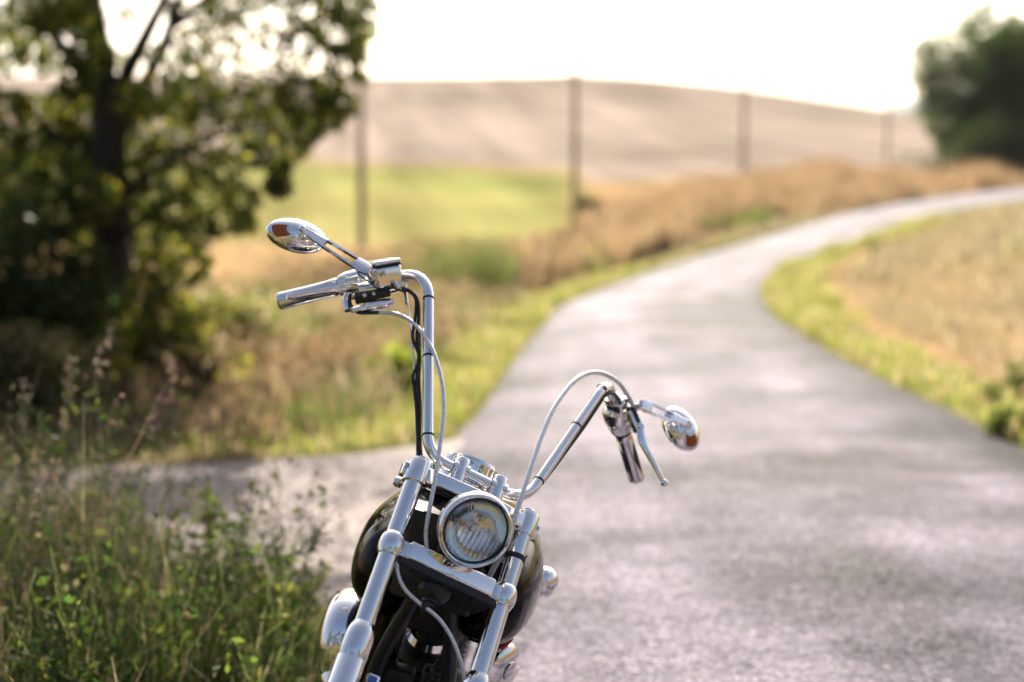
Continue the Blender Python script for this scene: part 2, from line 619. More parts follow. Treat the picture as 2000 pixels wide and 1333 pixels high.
# resample on a fine (u, log d) lattice and soften the creases
_ld = np.linspace(math.log(8), math.log(5000), 260)
_uu = np.linspace(-0.7, 0.7, 141)
_G = np.array([np.interp(np.exp(_ld), DK, r) for r in HT])
_G = np.array([np.interp(_uu, UC, _G[:, j]) for j in range(len(_ld))]).T


def _box(a, k, ax):
    pad = [(0, 0), (0, 0)]; pad[ax] = (k, k)
    b_ = np.pad(a, pad, mode='edge')
    return sum(np.take(b_, range(i, i + a.shape[ax]), axis=ax) for i in range(2 * k + 1)) / (2 * k + 1)


for _ in range(2):
    _G = _box(_box(_G, 4, 1), 4, 0)


def height(X, Y):
    X = np.asarray(X, float); Y = np.asarray(Y, float)
    Yc = np.clip(Y, 8.0, 4999)
    u = np.clip(X / np.maximum(Yc, 1e-3), -0.6999, 0.6999)
    fu = (u + 0.7) / 1.4 * 140
    fd = (np.log(Yc) - _ld[0]) / (_ld[-1] - _ld[0]) * 259
    iu = np.clip(fu.astype(int), 0, 139); idd = np.clip(fd.astype(int), 0, 258)
    a = fu - iu; c = fd - idd
    z = (_G[iu, idd] * (1 - a) * (1 - c) + _G[iu + 1, idd] * a * (1 - c) + _G[iu, idd + 1] * (1 - a) * c + _G[iu + 1, idd + 1] * a * c)
    fade = np.clip((Y - 12) / 8, 0, 1)
    return z * fade


def on_ground(px, py):
    r = ray(px, py)
    Y = np.geomspace(2.5, 2500, 6000)
    P = CAM[:, None] + r[:, None] * (Y / r[1])
    below = P[2] < height(P[0], P[1])
    i = int(np.argmax(below)) if below.any() else 5999
    return P[:, i]


# road edges, followed in the photograph and laid on the terrain
LE = [(1.6, -3.6), (1.1, -1.0), (-0.60, 1.75), (-0.60, 4.2), (-0.56, 7.0)] + [tuple(on_ground(*q)[:2]) for q in
      [(880, 850), (930, 800), (1010, 690), (1060, 632), (1100, 595), (1212, 550), (1347, 505), (1505, 460), (1662, 416), (1820, 388), (2000, 366), (2250, 345)]]
RE = [(4.6, -3.6), (3.8, -1.0), (3.25, 1.75), (3.2, 4.2), (3.25, 7.0)] + [tuple(on_ground(*q)[:2]) for q in
      [(1990, 866), (1850, 795), (1700, 728), (1590, 665), (1510, 612), (1490, 572), (1502, 541), (1555, 512), (1662, 473), (1785, 436), (1950, 398), (2250, 372)]]
LEp = np.vstack([[(6.0, -40)], np.array(catmull([(a, b_, 0) for a, b_ in LE], 5))[:, :2]])
REp = np.vstack([[(9.5, -40)], np.array(catmull([(a, b_, 0) for a, b_ in RE], 5))[:, :2]])


def poly_inside(X, Y, poly):
    X = np.asarray(X); Y = np.asarray(Y)
    ins = np.zeros(X.shape, bool)
    j = len(poly) - 1
    for i in range(len(poly)):
        xi, yi = poly[i]; xj, yj = poly[j]
        if yi != yj:
            c = ((yi > Y) != (yj > Y)) & (X < (xj - xi) * (Y - yi) / (yj - yi) + xi)
            ins ^= c
        j = i
    return ins


ROAD = np.vstack([LEp, REp[::-1]])


def edge_dist(X, Y, line):
    X = np.asarray(X); Y = np.asarray(Y)
    d = np.full(X.shape, 1e9)
    for (ax, ay), (bx, by) in zip(line[:-1], line[1:]):
        vx, vy = bx - ax, by - ay
        L2 = vx * vx + vy * vy + 1e-12
        t = np.clip(((X - ax) * vx + (Y - ay) * vy) / L2, 0, 1)
        d = np.minimum(d, np.hypot(X - ax - t * vx, Y - ay - t * vy))
    return d


# near boundary of the side track (it leaves the road to the left behind the grassy bank)
TR_NEAR = np.array([(-0.5, 4.9), (-0.75, 5.25), (-1.3, 5.55), (-2.2, 5.75), (-4, 6.1), (-8, 6.4), (-16, 6.6)])
TR_FAR = np.array([(-0.3, 9.6), (-0.55, 9.25), (-1.0, 8.85), (-1.8, 8.55), (-3, 8.4), (-5, 8.35), (-8, 8.4), (-16, 8.6)])
TRACK = np.vstack([TR_NEAR, TR_FAR[::-1]])


def free_ground(X, Y, margin=0.0):
    ok = ~poly_inside(X, Y, ROAD) & ~poly_inside(X, Y, TRACK)
    return ok


# ground sheet: rings round the camera, out to the horizon
angs = np.unique(np.concatenate([np.linspace(-32, 32, 257), np.linspace(32, 328, 75)]))[:-1]
angs = np.radians(angs)
rad = np.concatenate([[0.0], np.geomspace(0.6, 5000, 230)])
A_, Rr = np.meshgrid(angs, rad[1:], indexing='ij')
GX, GY = Rr * np.sin(A_), Rr * np.cos(A_)
GZ = height(GX, GY)


def ground_colour(X, Y):
    u = X / np.maximum(Y, 1e-3)
    px = 1000 + F_PX * u
    c = np.zeros(X.shape + (3,))
    soil = np.array([0.115, 0.085, 0.05]); green = np.array([0.200, 0.198, 0.072]); tan = np.array([0.248, 0.204, 0.168])
    dry = np.array([0.27, 0.185, 0.095]); verge = np.array([0.135, 0.135, 0.05])
    c[:] = dry
    near = np.clip((16 - Y) / 6, 0, 1)[..., None]
    c = c * (1 - near) + soil * near
    # green pasture on the left, stubble hill above it
    gfar = 112 + 6 * np.clip((1100 - px) / 500, 0, 1)
    g = (np.clip((1165 - px) / 90, 0, 1) * np.clip((Y - 48 - 10 * patch(X, Y, 9, 1)) / 14, 0, 1) * np.clip((gfar + 6 * patch(X, Y, 12, 2) - Y) / 5, 0, 1))[..., None]
    g = g * (0.62 + 0.5 * patch(X, Y, 14, 3))[..., None]
    c = c * (1 - g) + green * g
    h = np.clip((Y - np.where(px < 1140, gfar, 100)) / 5, 0, 1)[..., None]
    c = c * (1 - h) + tan * (0.90 + 0.2 * patch(X, Y, 26, 0))[..., None] * h
    dl = edge_dist(X, Y, LEp); dr = edge_dist(X, Y, REp)
    v = (np.minimum(dl, dr) < 0.6 + 0.5 * patch(X, Y, 2.0, 1)) & (Y > 7) & (Y < 80)
    c[v] = verge
    return c


GCc = ground_colour(GX, GY)
nA, nR = GX.shape
gv = np.concatenate([[[0, 0, 0]], np.stack([GX, GY, GZ], -1).reshape(-1, 3)])
gf = []
for i in range(nA):
    i2 = (i + 1) % nA
    gf.append((0, 1 + i * nR, 1 + i2 * nR)[::-1])
    for j in range(nR - 1):
        gf.append((1 + i * nR + j, 1 + i2 * nR + j, 1 + i2 * nR + j + 1, 1 + i * nR + j + 1))
me = bpy.data.meshes.new("ground")
me.from_pydata(gv.tolist(), [], gf)
ca_ = me.color_attributes.new("Col", 'FLOAT_COLOR', 'POINT')
cc = np.ones((len(gv), 4), np.float32)
cc[1:, :3] = GCc.reshape(-1, 3)
cc[0, :3] = (0.11, 0.085, 0.05)
ca_.data.foreach_set("color", cc.reshape(-1))
tag(link("ground", me, "ground", sharp=None), kind="structure")


# road: a sheet laid between its edges with a slightly broken rim
def resample(P, k):
    P = np.array(P); s_ = np.r_[0, np.cumsum(np.hypot(*np.diff(P, axis=0).T))]
    t = np.linspace(0, s_[-1], k)
    return np.c_[np.interp(t, s_, P[:, 0]), np.interp(t, s_, P[:, 1])]


def sheet(name, Lp, Rp, lift, mat, rag, na=18):
    V, F = [], []
    k = len(Lp)
    for i in range(k):
        for j in range(na):
            t = j / (na - 1)
            x, y = Lp[i] * (1 - t) + Rp[i] * t
            if j in (0, na - 1): x += rng.normal(0, rag); y += rng.normal(0, rag)
            crown = 0.03 * (1 - (2 * t - 1) ** 2)
            V.append((x, y, float(height(x, y)) + lift + crown * (1 if lift > .015 else 0) - (0.03 if j in (0, na - 1) else 0)))
    for i in range(k - 1):
        for j in range(na - 1):
            F.append((i * na + j, i * na + j + 1, (i + 1) * na + j + 1, (i + 1) * na + j))
    o = MB().add(V, F).build(name, mat, sharp=None, fix=False)
    mid = (Lp + Rp) / 2
    run = np.r_[0, np.cumsum(np.hypot(*np.diff(mid, axis=0).T))]
    uvl = o.data.uv_layers.new(name="lane")
    vi = np.zeros(len(o.data.loops), np.int32); o.data.loops.foreach_get("vertex_index", vi)
    uvl.data.foreach_set("uv", np.stack([(vi % na) / (na - 1), run[vi // na]], 1).astype(np.float32).reshape(-1))
    return tag(o, kind="structure")


# pair the two edges corner by corner so the sheet follows the bend
def dense(P):
    out = []
    for a, b_ in zip(P[:-1], P[1:]):
        k = 4
        for q in range(k): out.append(a + (b_ - a) * q / k)
    out.append(P[-1])
    return np.array(out)
kk = min(len(LEp), len(REp))
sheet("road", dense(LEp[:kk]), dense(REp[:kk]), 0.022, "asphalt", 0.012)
sheet("side_track", resample(TR_NEAR, 90), resample(TR_FAR, 90), 0.012, "gravel_track", 0.03)

# far blue mountain
V, F = [], []
NX, NY = 60, 14
for i in range(NX):
    px = 1600 + i * 14
    for j in range(NY):
        t = j / (NY - 1)
        Y = 3900 + 800 * t
        X = (px - 1000) / F_PX * 4300
        prof = np.interp(px, [1600, 1690, 1760, 1830, 1960, 2120, 2300, 2440], [120, 262, 318, 345, 360, 300, 200, 20])
        zz = prof * math.sin(math.pi * min(1, max(0, t))) ** 0.8 + rng.normal(0, 2.0) - 26 * (t in (0, 1))
        V.append((X, Y, zz))
for i in range(NX - 1):
    for j in range(NY - 1):
        F.append((i * NY + j, (i + 1) * NY + j, (i + 1) * NY + j + 1, i * NY + j + 1))
tag(MB().add(V, F).build("mountain", "far_forest", sharp=None), kind="structure")


# ------------------------------------------------------------------ foliage generators
def leaves(P, size, aspect=0.45, droop=0.25, seed=None):
    """rhombic leaves at points P (n,3) -> (n,4,3)"""
    n_ = len(P)
    d = rng.normal(size=(n_, 3)); d[:, 2] -= droop * 2
    d /= np.linalg.norm(d, axis=1)[:, None]
    q = rng.normal(size=(n_, 3)); q -= d * (q * d).sum(1)[:, None]
    q /= np.linalg.norm(q, axis=1)[:, None]
    s_ = size * rng.uniform(0.6, 1.35, n_)[:, None]
    a = P - d * s_ * 0.5
    c = P + d * s_ * 0.5
    mid = P - d * s_ * 0.08
    b_ = mid + q * s_ * aspect * 0.5
    e = mid - q * s_ * aspect * 0.5
    return np.stack([a, b_, c, e], 1)


def blades(X, Y, H, Wd, lean, Z=None):
    """bent grass blades, two quads each -> (2n,4,3)"""
    n_ = len(X)
    Z = height(X, Y) if Z is None else Z
    base = np.stack([X, Y, Z - 0.01], 1)
    a = rng.uniform(0, 2 * math.pi, n_)
    L = np.stack([np.cos(a), np.sin(a), np.zeros(n_)], 1)
    Wv = np.stack([-np.sin(a), np.cos(a), np.zeros(n_)], 1)
    tw = rng.uniform(0, math.pi, n_)
    Wv = Wv * np.cos(tw)[:, None] + L * np.sin(tw)[:, None]
    ln = lean * rng.uniform(0.2, 1.0, n_)
    H = np.asarray(H)
    up = np.array([0, 0, 1.0])
    p1 = base + up * (H * 0.55)[:, None] + L * (H * ln * 0.25)[:, None]
    p2 = base + up * (H * (1 - 0.35 * ln ** 2))[:, None] + L * (H * ln * 0.75)[:, None]
    w = (np.asarray(Wd) * np.ones(n_))[:, None] * 0.5
    q1 = np.stack([base - Wv * w, base + Wv * w, p1 + Wv * w * 0.85, p1 - Wv * w * 0.85], 1)
    q2 = np.stack([p1 - Wv * w * 0.85, p1 + Wv * w * 0.85, p2 + Wv * w * 0.12, p2 - Wv * w * 0.12], 1)
    return np.concatenate([q1, q2])


def palette(n_, cols, weights, jit=0.18):
    cols = np.array(cols); k = rng.choice(len(cols), n_, p=np.array(weights) / sum(weights))
    c = cols[k] * rng.uniform(1 - jit, 1 + jit, (n_, 1)) * rng.uniform(0.93, 1.07, (n_, 3))
    return c


def scatter(n_, box_, cond, clump=0.0, cscale=1.0):
    """random points in a box where cond holds; clump>0 makes tufts"""
    x0, x1, y0, y1 = box_
    X, Y = [], []
    got = 0
    while got < n_:
        k = int((n_ - got) * 2.2) + 500
        x = rng.uniform(x0, x1, k); y = rng.uniform(y0, y1, k)
        if clump:
            x = x + rng.normal(0, 0, k)
            f = patch(x, y, cscale, 0)
            keep = rng.uniform(0, 1, k) < (1 - clump) + clump * f ** 1.5
            x, y = x[keep], y[keep]
        m_ = cond(x, y)
        x, y = x[m_], y[m_]
        X.append(x); Y.append(y); got += len(x)
    return np.concatenate(X)[:n_], np.concatenate(Y)[:n_]


GREEN = [(0.048, 0.085, 0.018), (0.072, 0.105, 0.022), (0.115, 0.135, 0.032), (0.034, 0.060, 0.018)]
YGREEN = [(0.165, 0.190, 0.040), (0.120, 0.155, 0.035), (0.21, 0.205, 0.068), (0.085, 0.122, 0.028)]
DRY = [(0.31, 0.24, 0.145), (0.38, 0.31, 0.20), (0.23, 0.165, 0.095), (0.31, 0.205, 0.12), (0.17, 0.13, 0.08)]
SCRUB = [(c[0] * .86, c[1] * .78, c[2] * .70) for c in DRY] + [(0.28, 0.18, 0.08), (0.20, 0.155, 0.05), (0.12, 0.105, 0.035)]


def grass(name, n_, box_, cond, hmin, hmax, wid, lean, cols, weights, clump, cscale, label, cat="grass", mat="dry_grass", patchy=False):
    X, Y = scatter(n_, box_, cond, clump, cscale)
    f = patch(X, Y, cscale, 1)
    H = rng.uniform(hmin, hmax, n_) * (0.3 + 1.3 * f)
    Wd = wid(Y) if callable(wid) else wid
    q = blades(X, Y, H, Wd, lean)
    C = palette(n_, cols, weights)
    if patchy:
        g = patch(X, Y, cscale * 1.6, 2) + rng.normal(0, .08, n_) > 0.67
        C2 = palette(n_, YGREEN + GREEN[:3], [2, 2, 2, 2, 1.5, 1.5, 1.5])
        C[g] = C2[g]
        C *= (0.5 + 0.8 * patch(X, Y, cscale * .7, 3))[:, None]
    me = quad_mesh(name, q, np.concatenate([C, C]))
    return tag(link(name, me, mat, smooth=False), label, cat, kind="stuff")


dist_w = lambda Y: np.clip(0.0011 * Y, 0.006, 0.07)
left_of = lambda x, y: free_ground(x, y) & (x < np.interp(y, LEp[:, 1], LEp[:, 0]))
right_of = lambda x, y: free_ground(x, y) & (x > 3.0)
LEfar = LEp[LEp[:, 1] > 6]
near_left = lambda w: (lambda x, y: left_of(x, y) & (edge_dist(x, y, LEfar) < w))
near_right = lambda w: (lambda x, y: free_ground(x, y) & (edge_dist(x, y, REp[REp[:, 1] > 5]) < w) & ~poly_inside(x, y, ROAD))

# the near bank on the left
bank = lambda x, y: (x < np.interp(y, [-3, -1, 1.7, 2.3, 4.4, 4.9, 5.3, 5.6, 5.8], [1.4, 1.0, -0.62, -0.66, -0.66, -0.70, -0.85, -1.4, -2.4])) & free_ground(x, y) & (y < 6.2)
grass("bank_grass", 15000, (-4.6, 1.4, -2.6, 2.4), bank, 0.06, 0.20, 0.008, 0.9, GREEN + DRY[:1], [5, 4, 2, 6, 1], 0.4, 0.6, "short dark grass on the verge where the viewer stands")
grass("bank_grass", 22000, (-4.6, -0.6, 2.2, 6.2), bank, 0.10, 0.36, 0.007, 0.9, GREEN + DRY[:2] + YGREEN[:1], [5, 5, 3, 6, 1.6, 1.2, 1.2], 0.55, 0.45, "green and straw grass covering the near roadside bank")
grass("bank_straw", 1300, (-4.6, -0.75, 3.2, 6.2), bank, 0.22, 0.55, 0.0030, 1.0, DRY + GREEN[:2], [1, .8, 2.5, 1, 4, 2, 2], 0.7, 0.7, "thin straw stalks bending over the near roadside bank")

grass("bank_straw", 5500, (-3.4, -1.1, 4.3, 5.9), lambda x, y: bank(x, y) & (x < -0.285 * y + 0.25 * patch(x, y, .5, 1) - .1), 0.28, 0.72, 0.0032, 1.0, DRY + GREEN[:2] + GREEN[3:], [2, 1.5, 3, 1, 4, 2, 2, 3], 0.5, 0.5, "tall straw coloured grass at the far left end of the near bank")
# rough dry verge beyond the side track, under the big tree and along the road
def cover_b(x, y): return left_of(x, y) & (y > 8.2) & (edge_dist(x, y, LEfar) > 0.75 + 0.25 * np.sin(y * 1.7)) & ((edge_dist(x, y, TR_FAR) > 0.45) | (x < -3.2))
grass("verge_straw", 30000, (-9, 1.5, 8.3, 22), cover_b, 0.14, 0.42, dist_w, 0.8, DRY + GREEN[:2] + YGREEN[:1], [5, 4, 4, 4, 4, 2.6, 2.0, 2.0], 0.6, 0.9, "tall straw coloured grass on the verge below the big tree", patchy=True)
grass("verge_straw", 36000, (-14, 22, 22, 58), lambda x, y: left_of(x, y) & (edge_dist(x, y, LEfar) < 2.2 + 0.12 * y) & (edge_dist(x, y, LEfar) > 0.9), 0.3, 0.8, dist_w, 0.7, SCRUB[:5] + YGREEN[:1], [5, 4, 5, 5, 3, 0.8], 0.7, 2.0, "rusty dry grass along the outer side of the bend", patchy=True)
grass("verge_straw", 26000, (3, 60, 50, 112), lambda x, y: left_of(x, y) & (edge_dist(x, y, LEfar) < 16), 0.5, 1.3, dist_w, 0.7, SCRUB[:5], [5, 4, 4, 5, 3], 0.7, 5.0, "far strip of dry grass at the foot of the hill")
grass("field_straw", 75000, (2.8, 46, 8.5, 75), lambda x, y: right_of(x, y) & (edge_dist(x, y, REp) > np.clip(0.85 + 0.02 * y, 0.9, 1.6)) & (x < 0.5 * y + 3), 0.10, 0.36, dist_w, 0.9, [(c[0] * .86, c[1] * .9, c[2] * .88) for c in DRY] + YGREEN[1:2], [6, 5, 3, 0.8, 5, 2.2], 0.45, 2.2, "dry golden grass filling the field inside the bend", patchy=False)
# short fresh grass hugging the asphalt
grass("verge_grass", 26000, (-8, 16, 8.2, 46), lambda x, y: near_left(0.85)(x, y) | (left_of(x, y) & (edge_dist(x, y, TR_FAR) < 0.5) & (x > -3.4)), 0.05, 0.17, dist_w, 0.7, YGREEN + DRY[:2], [4, 3, 4, 2, 2.5, 1.5], 0.3, 0.8, "short bright grass edging the left side of the road", mat="leaf")
grass("verge_grass", 20000, (2.9, 30, 6, 50), lambda x, y: near_right(1.15)(x, y) & (edge_dist(x, y, REp) < 0.3 + 1.3 * patch(x, y, 1.6, 1)), 0.06, 0.20, dist_w, 0.7, YGREEN + DRY[:2], [4, 3, 4, 2, 2.5, 1.5], 0.3, 0.8, "short bright grass edging the inside of the bend", mat="leaf")


# golden scrub between the tree and the road: low twiggy mounds, a mass without separate plants
def scrub(name, n_, box_, cond, rmin, rmax, per, size, label, wts, cscale):
    X, Y = scatter(n_, box_, cond, 0.6, cscale)
    Q, C = [], []
    for x, y in zip(X, Y):
        rr = rng.uniform(rmin, rmax) * (0.55 + 0.9 * float(patch(np.array([x]), np.array([y]), cscale, 1)[0]))
        z = float(height(x, y))
        g = patch(np.array([x]), np.array([y]), cscale * 1.3, 2)[0]
        d = rng.normal(size=(per, 3)); d /= np.linalg.norm(d, axis=1)[:, None]; d[:, 2] = np.abs(d[:, 2])
        P = np.array([x, y, z]) + d * (rng.uniform(.3, 1, per) ** .5 * rr)[:, None] * [1.15, 1.15, 1.0]
        Q.append(leaves(P, size, 0.35, -0.5))
        C.append(palette(per, YGREEN + GREEN[:2], [2, 2, 2, 2, 1, 1]) if g > .74 else palette(per, SCRUB, wts) * rng.uniform(.42, 1.2))
    me = quad_mesh(name, np.concatenate(Q), np.concatenate(C))
    return tag(link(name, me, "dry_grass", smooth=False), label, "scrub", kind="stuff")


scrub("verge_scrub", 330, (-7, 1.2, 9.0, 22), lambda x, y: left_of(x, y) & (edge_dist(x, y, LEfar) > 1.0) & (edge_dist(x, y, TR_FAR) > 0.6), .22, .58, 170, .075, "golden brown scrub between the big tree and the road", [4, 4, 3, 3, 3, 3, 2, 1.5], 1.1)
scrub("verge_scrub", 260, (-12, 22, 22, 62), lambda x, y: left_of(x, y) & (edge_dist(x, y, LEfar) > 1.3) & (edge_dist(x, y, LEfar) < 3 + .1 * y), .35, .95, 90, .20, "rust brown scrub on the outside of the bend", [4, 3, 4, 4, 3, 4, 2, 1], 3.0)

# leafy undergrowth on the near bank: stems with leaves, too many to count
def plant_geometry(base, h, lean, nl, leaf, cols, wts, seedhead=False, wander=0.05, stem_r=0.0035, start=0.12):
    """one weed -> (stem path, leaf quads, leaf colours)"""
    k = 7
    t = np.linspace(0, 1, k)
    path = np.array(base) + np.outer(t, [0, 0, h]) + np.outer(t ** 1.7, [lean[0], lean[1], -0.12 * abs(lean[0])])
    path[1:] += rng.normal(0, wander * h * 0.25, (k - 1, 3)) * np.array([1, 1, 0.3])
    tt = rng.uniform(start, 1, nl)
    P = np.stack([np.interp(tt, t, path[:, a]) for a in range(3)], 1) + rng.normal(0, 0.35 * leaf + 0.015, (nl, 3))
    return path, leaves(P, leaf, 0.5, 0.1), palette(nl, cols, wts)


Q, CQ = [], []
XL = rng.uniform(-2.6, -1.25, 110); YL = rng.uniform(4.3, 5.7, 110)
for x, y in zip(XL, YL):
    if x > -0.30 * y: continue
    pth, q, c = plant_geometry((x, y, 0), rng.uniform(0.35, 0.78), rng.normal(0, 0.10, 2), rng.integers(40, 90), rng.uniform(0.02, 0.036), GREEN + [(0.13, 0.125, 0.07), (0.21, 0.165, 0.10)], [3, 2, 1, 5, 3, 3])
    Q.append(q); CQ.append(c)
    for i in range(len(pth) - 1):
        Q.append(np.array([[pth[i] - [.002, 0, 0], pth[i] + [.002, 0, 0], pth[i + 1] + [.002, 0, 0], pth[i + 1] - [.002, 0, 0]]])); CQ.append(np.array([[0.10, 0.09, 0.05]]))
X, Y = scatter(1500, (-4.0, -0.68, 2.8, 6.0), bank, 0.45, 0.6)
for x, y in zip(X, Y):
    h = rng.uniform(0.10, 0.52) * (1.0 if y > 3.6 else 0.6) * (0.45 + 0.9 * float(patch(np.array([x]), np.array([y]), 0.7, 1)[0]))
    tall = rng.random()
    pth, q, c = plant_geometry((x, y, 0), h, rng.normal(0, 0.10, 2), rng.integers(24, 64), rng.uniform(0.018, 0.044), *random.choice([(GREEN, [4, 4, 2, 4]), (GREEN, [5, 2, 1, 5]), (GREEN + [(0.15, 0.135, 0.07)], [3, 2, 1, 3, 3]), (GREEN + YGREEN[:2], [2, 3, 3, 2, 2, 2]), (GREEN + [(0.19, 0.175, 0.09), (0.13, 0.115, 0.06)], [2, 2, 1, 2, 2.5, 2.5])]))
    Q.append(q); CQ.append(c)
    # the stem as a thin blade
    w = 0.0022
    a, b_ = pth[0], pth[-1]
    for i in range(len(pth) - 1):
        Q.append(np.array([[pth[i] - [w, 0, 0], pth[i] + [w, 0, 0], pth[i + 1] + [w, 0, 0], pth[i + 1] - [w, 0, 0]]]))
        CQ.append(np.array([[0.07, 0.085, 0.03]]))
# pale small flower heads
nf = 45
X, Y = scatter(nf, (-3.2, -0.7, 3.4, 5.8), bank)
P = np.stack([X, Y, rng.uniform(0.15, 0.5, nf)], 1)
for k in range(5):
    Q.append(leaves(P + rng.normal(0, 0.006, P.shape), 0.016, 0.9, 0)); CQ.append(palette(nf, [(0.42, 0.38, 0.33), (0.45, 0.34, 0.10), (0.42, 0.30, 0.27)], [4, 1, 1]))
me = quad_mesh("bank_undergrowth", np.concatenate(Q), np.concatenate(CQ))
tag(link("bank_undergrowth", me, "leaf", smooth=False), "leafy green weeds and small pale flowers covering the near bank", "weeds", kind="stuff")


def curve_tube(mb, P, r0, r1, n=5):
    k = len(P)
    mb.tube(P, [r0 + (r1 - r0) * i / (k - 1) for i in range(k)], n)


# single tall weeds standing out of the bank
def tall_weed(label, base_px, tip_px, Y, nl, leaf, cols, wts, twigs=4, head=0, headcol=(0.40, 0.27, 0.19)):
    tip = at(*tip_px, Y)
    b_ = at(base_px[0], base_px[1], Y); b_[2] = 0.0
    root = empty("tall_weed", b_)
    h = tip[2]
    k = 8
    t = np.linspace(0, 1, k)
    path = np.outer(t, [0, 0, h]) + np.outer(t ** 1.8, [tip[0] - b_[0], 0.0, 0])
    path[1:-1] += rng.normal(0, 0.006, (k - 2, 3))
    mb = MB(); curve_tube(mb, path, 0.0042, 0.0016)
    Q, C = [], []
    tt = rng.uniform(0.15, 0.97, nl)
    P = np.stack([np.interp(tt, t, path[:, a]) for a in range(3)], 1) + rng.normal(0, 0.018, (nl, 3))
    Q.append(leaves(P, leaf, 0.4, 0.2)); C.append(palette(nl, cols, wts))
    for _ in range(twigs):
        a = rng.uniform(0.35, 0.9)
        o = np.array([np.interp(a, t, path[:, q]) for q in range(3)])
        d = np.array([rng.normal(0, 1), rng.normal(0, 1), rng.uniform(0.3, 1.2)]); d /= np.linalg.norm(d)
        ln = h * rng.uniform(0.12, 0.3)
        pp = [o, o + d * ln * 0.5 + [0, 0, 0.01], o + d * ln + [0, 0, -0.01]]
        curve_tube(mb, catmull(pp, 4), 0.0022, 0.001, 4)
        m_ = max(6, nl // 10)
        s_ = rng.uniform(0.3, 1, m_)
        Q.append(leaves(o + d * ln * s_[:, None] + rng.normal(0, 0.012, (m_, 3)), leaf * 0.8, 0.4, 0.2)); C.append(palette(m_, cols, wts))
    mb.build("stem", "pole_wood", root)
    link("leaves", quad_mesh("leaves", np.concatenate(Q), np.concatenate(C)), "leaf", root, smooth=False)
    if head:
        s_ = rng.uniform(0.84, 1.02, head)
        P = np.stack([np.interp(s_, t, path[:, a]) for a in range(3)], 1) + rng.normal(0, 0.011, (head, 3))
        link("seed_head", quad_mesh("seed_head", leaves(P, 0.018, 0.6, 0), palette(head, [headcol], [1])), "dry_grass", root, smooth=False)["kind"] = "stuff"
    tag(root, label, "weed", "tall weeds on the near bank")


WC, WW = GREEN + DRY[:2], [3, 3, 2, 3, 1, 1]
tall_weed("tall bare weed stalk with a pale tip, highest above the left bank", (95, 1010), (216, 636), 5.0, 26, 0.03, WC, WW, 2, 40, (0.30, 0.22, 0.17))
tall_weed("weed stalk with a fuzzy brown head, in front of the tree's shaded bush", (330, 1080), (338, 702), 5.3, 40, 0.03, WC, WW, 3, 70)
tall_weed("brown budded weed ending just above the side track's far edge, right of its twin", (420, 1060), (388, 808), 5.2, 60, 0.028, WC, WW, 5, 40, (0.33, 0.21, 0.13))
tall_weed("slim weed with purplish buds leaning right, left of the brown budded one", (268, 1100), (318, 770), 5.1, 50, 0.026, WC, WW, 4, 30, (0.25, 0.17, 0.20))
tall_weed("dense grey-green weed at the far left edge of the bank", (40, 1020), (48, 745), 4.9, 130, 0.03, GREEN + [(0.16, 0.17, 0.10)], [2, 3, 2, 3, 3], 6, 40, (0.30, 0.24, 0.18))
tall_weed("bushy seeding weed second from the left edge of the bank", (120, 1030), (138, 700), 5.0, 120, 0.028, GREEN + [(0.16, 0.17, 0.10)], [2, 3, 2, 3, 3], 6, 60, (0.32, 0.24, 0.17))
tall_weed("leafy weed leaning over the left end of the side track", (165, 1060), (232, 770), 4.8, 110, 0.03, GREEN + YGREEN[:1], [3, 3, 2, 3, 1], 6, 20)
tall_weed("twiggy dark weed crossing the middle of the pale side track", (440, 1130), (505, 930), 4.7, 90, 0.022, GREEN, [2, 2, 1, 4], 8, 10)
tall_weed("low spreading weed with small dark leaves nearest the fuel tank", (560, 1160), (640, 985), 4.6, 80, 0.02, GREEN + DRY[2:3], [2, 2, 1, 4, 1], 10, 0)
tall_weed("fresh weed with bright yellow-green leaves in front of the side track", (412, 1120), (408, 950), 4.8, 70, 0.045, YGREEN, [4, 4, 1, 1], 3, 0)
tall_weed("straw weed arching to the right out of the lower left bank", (20, 1180), (105, 905), 4.3, 30, 0.03, DRY + GREEN[:1], [2, 2, 1, 1, 1, 1], 2, 30)


# ------------------------------------------------------------------ trees and bushes
def tree_limb(mb, P, r0, r1, n=9):
    Pc = catmull(P, 5)
    k = len(Pc)
    rr = [r0 + (r1 - r0) * (i / (k - 1)) ** 0.9 for i in range(k)]
    mb.tube(Pc, rr, n)


def clump_leaves(P, rx, n_, size, shell=0.35):
    d = rng.normal(size=(n_, 3)); d /= np.linalg.norm(d, axis=1)[:, None]
    r = rng.uniform(shell, 1.0, n_) ** 0.6
    pts = np.array(P) + d * (r * rx)[:, None] * np.array([1, 1, 0.85])
    return leaves(pts, size, 0.5, 0.35)


LEAFC = [(0.028, 0.052, 0.011), (0.042, 0.070, 0.013), (0.085, 0.10, 0.018), (0.19, 0.19, 0.025), (0.25, 0.20, 0.028)]
LEAFW = [5, 5, 4, 3.6, 1.2]

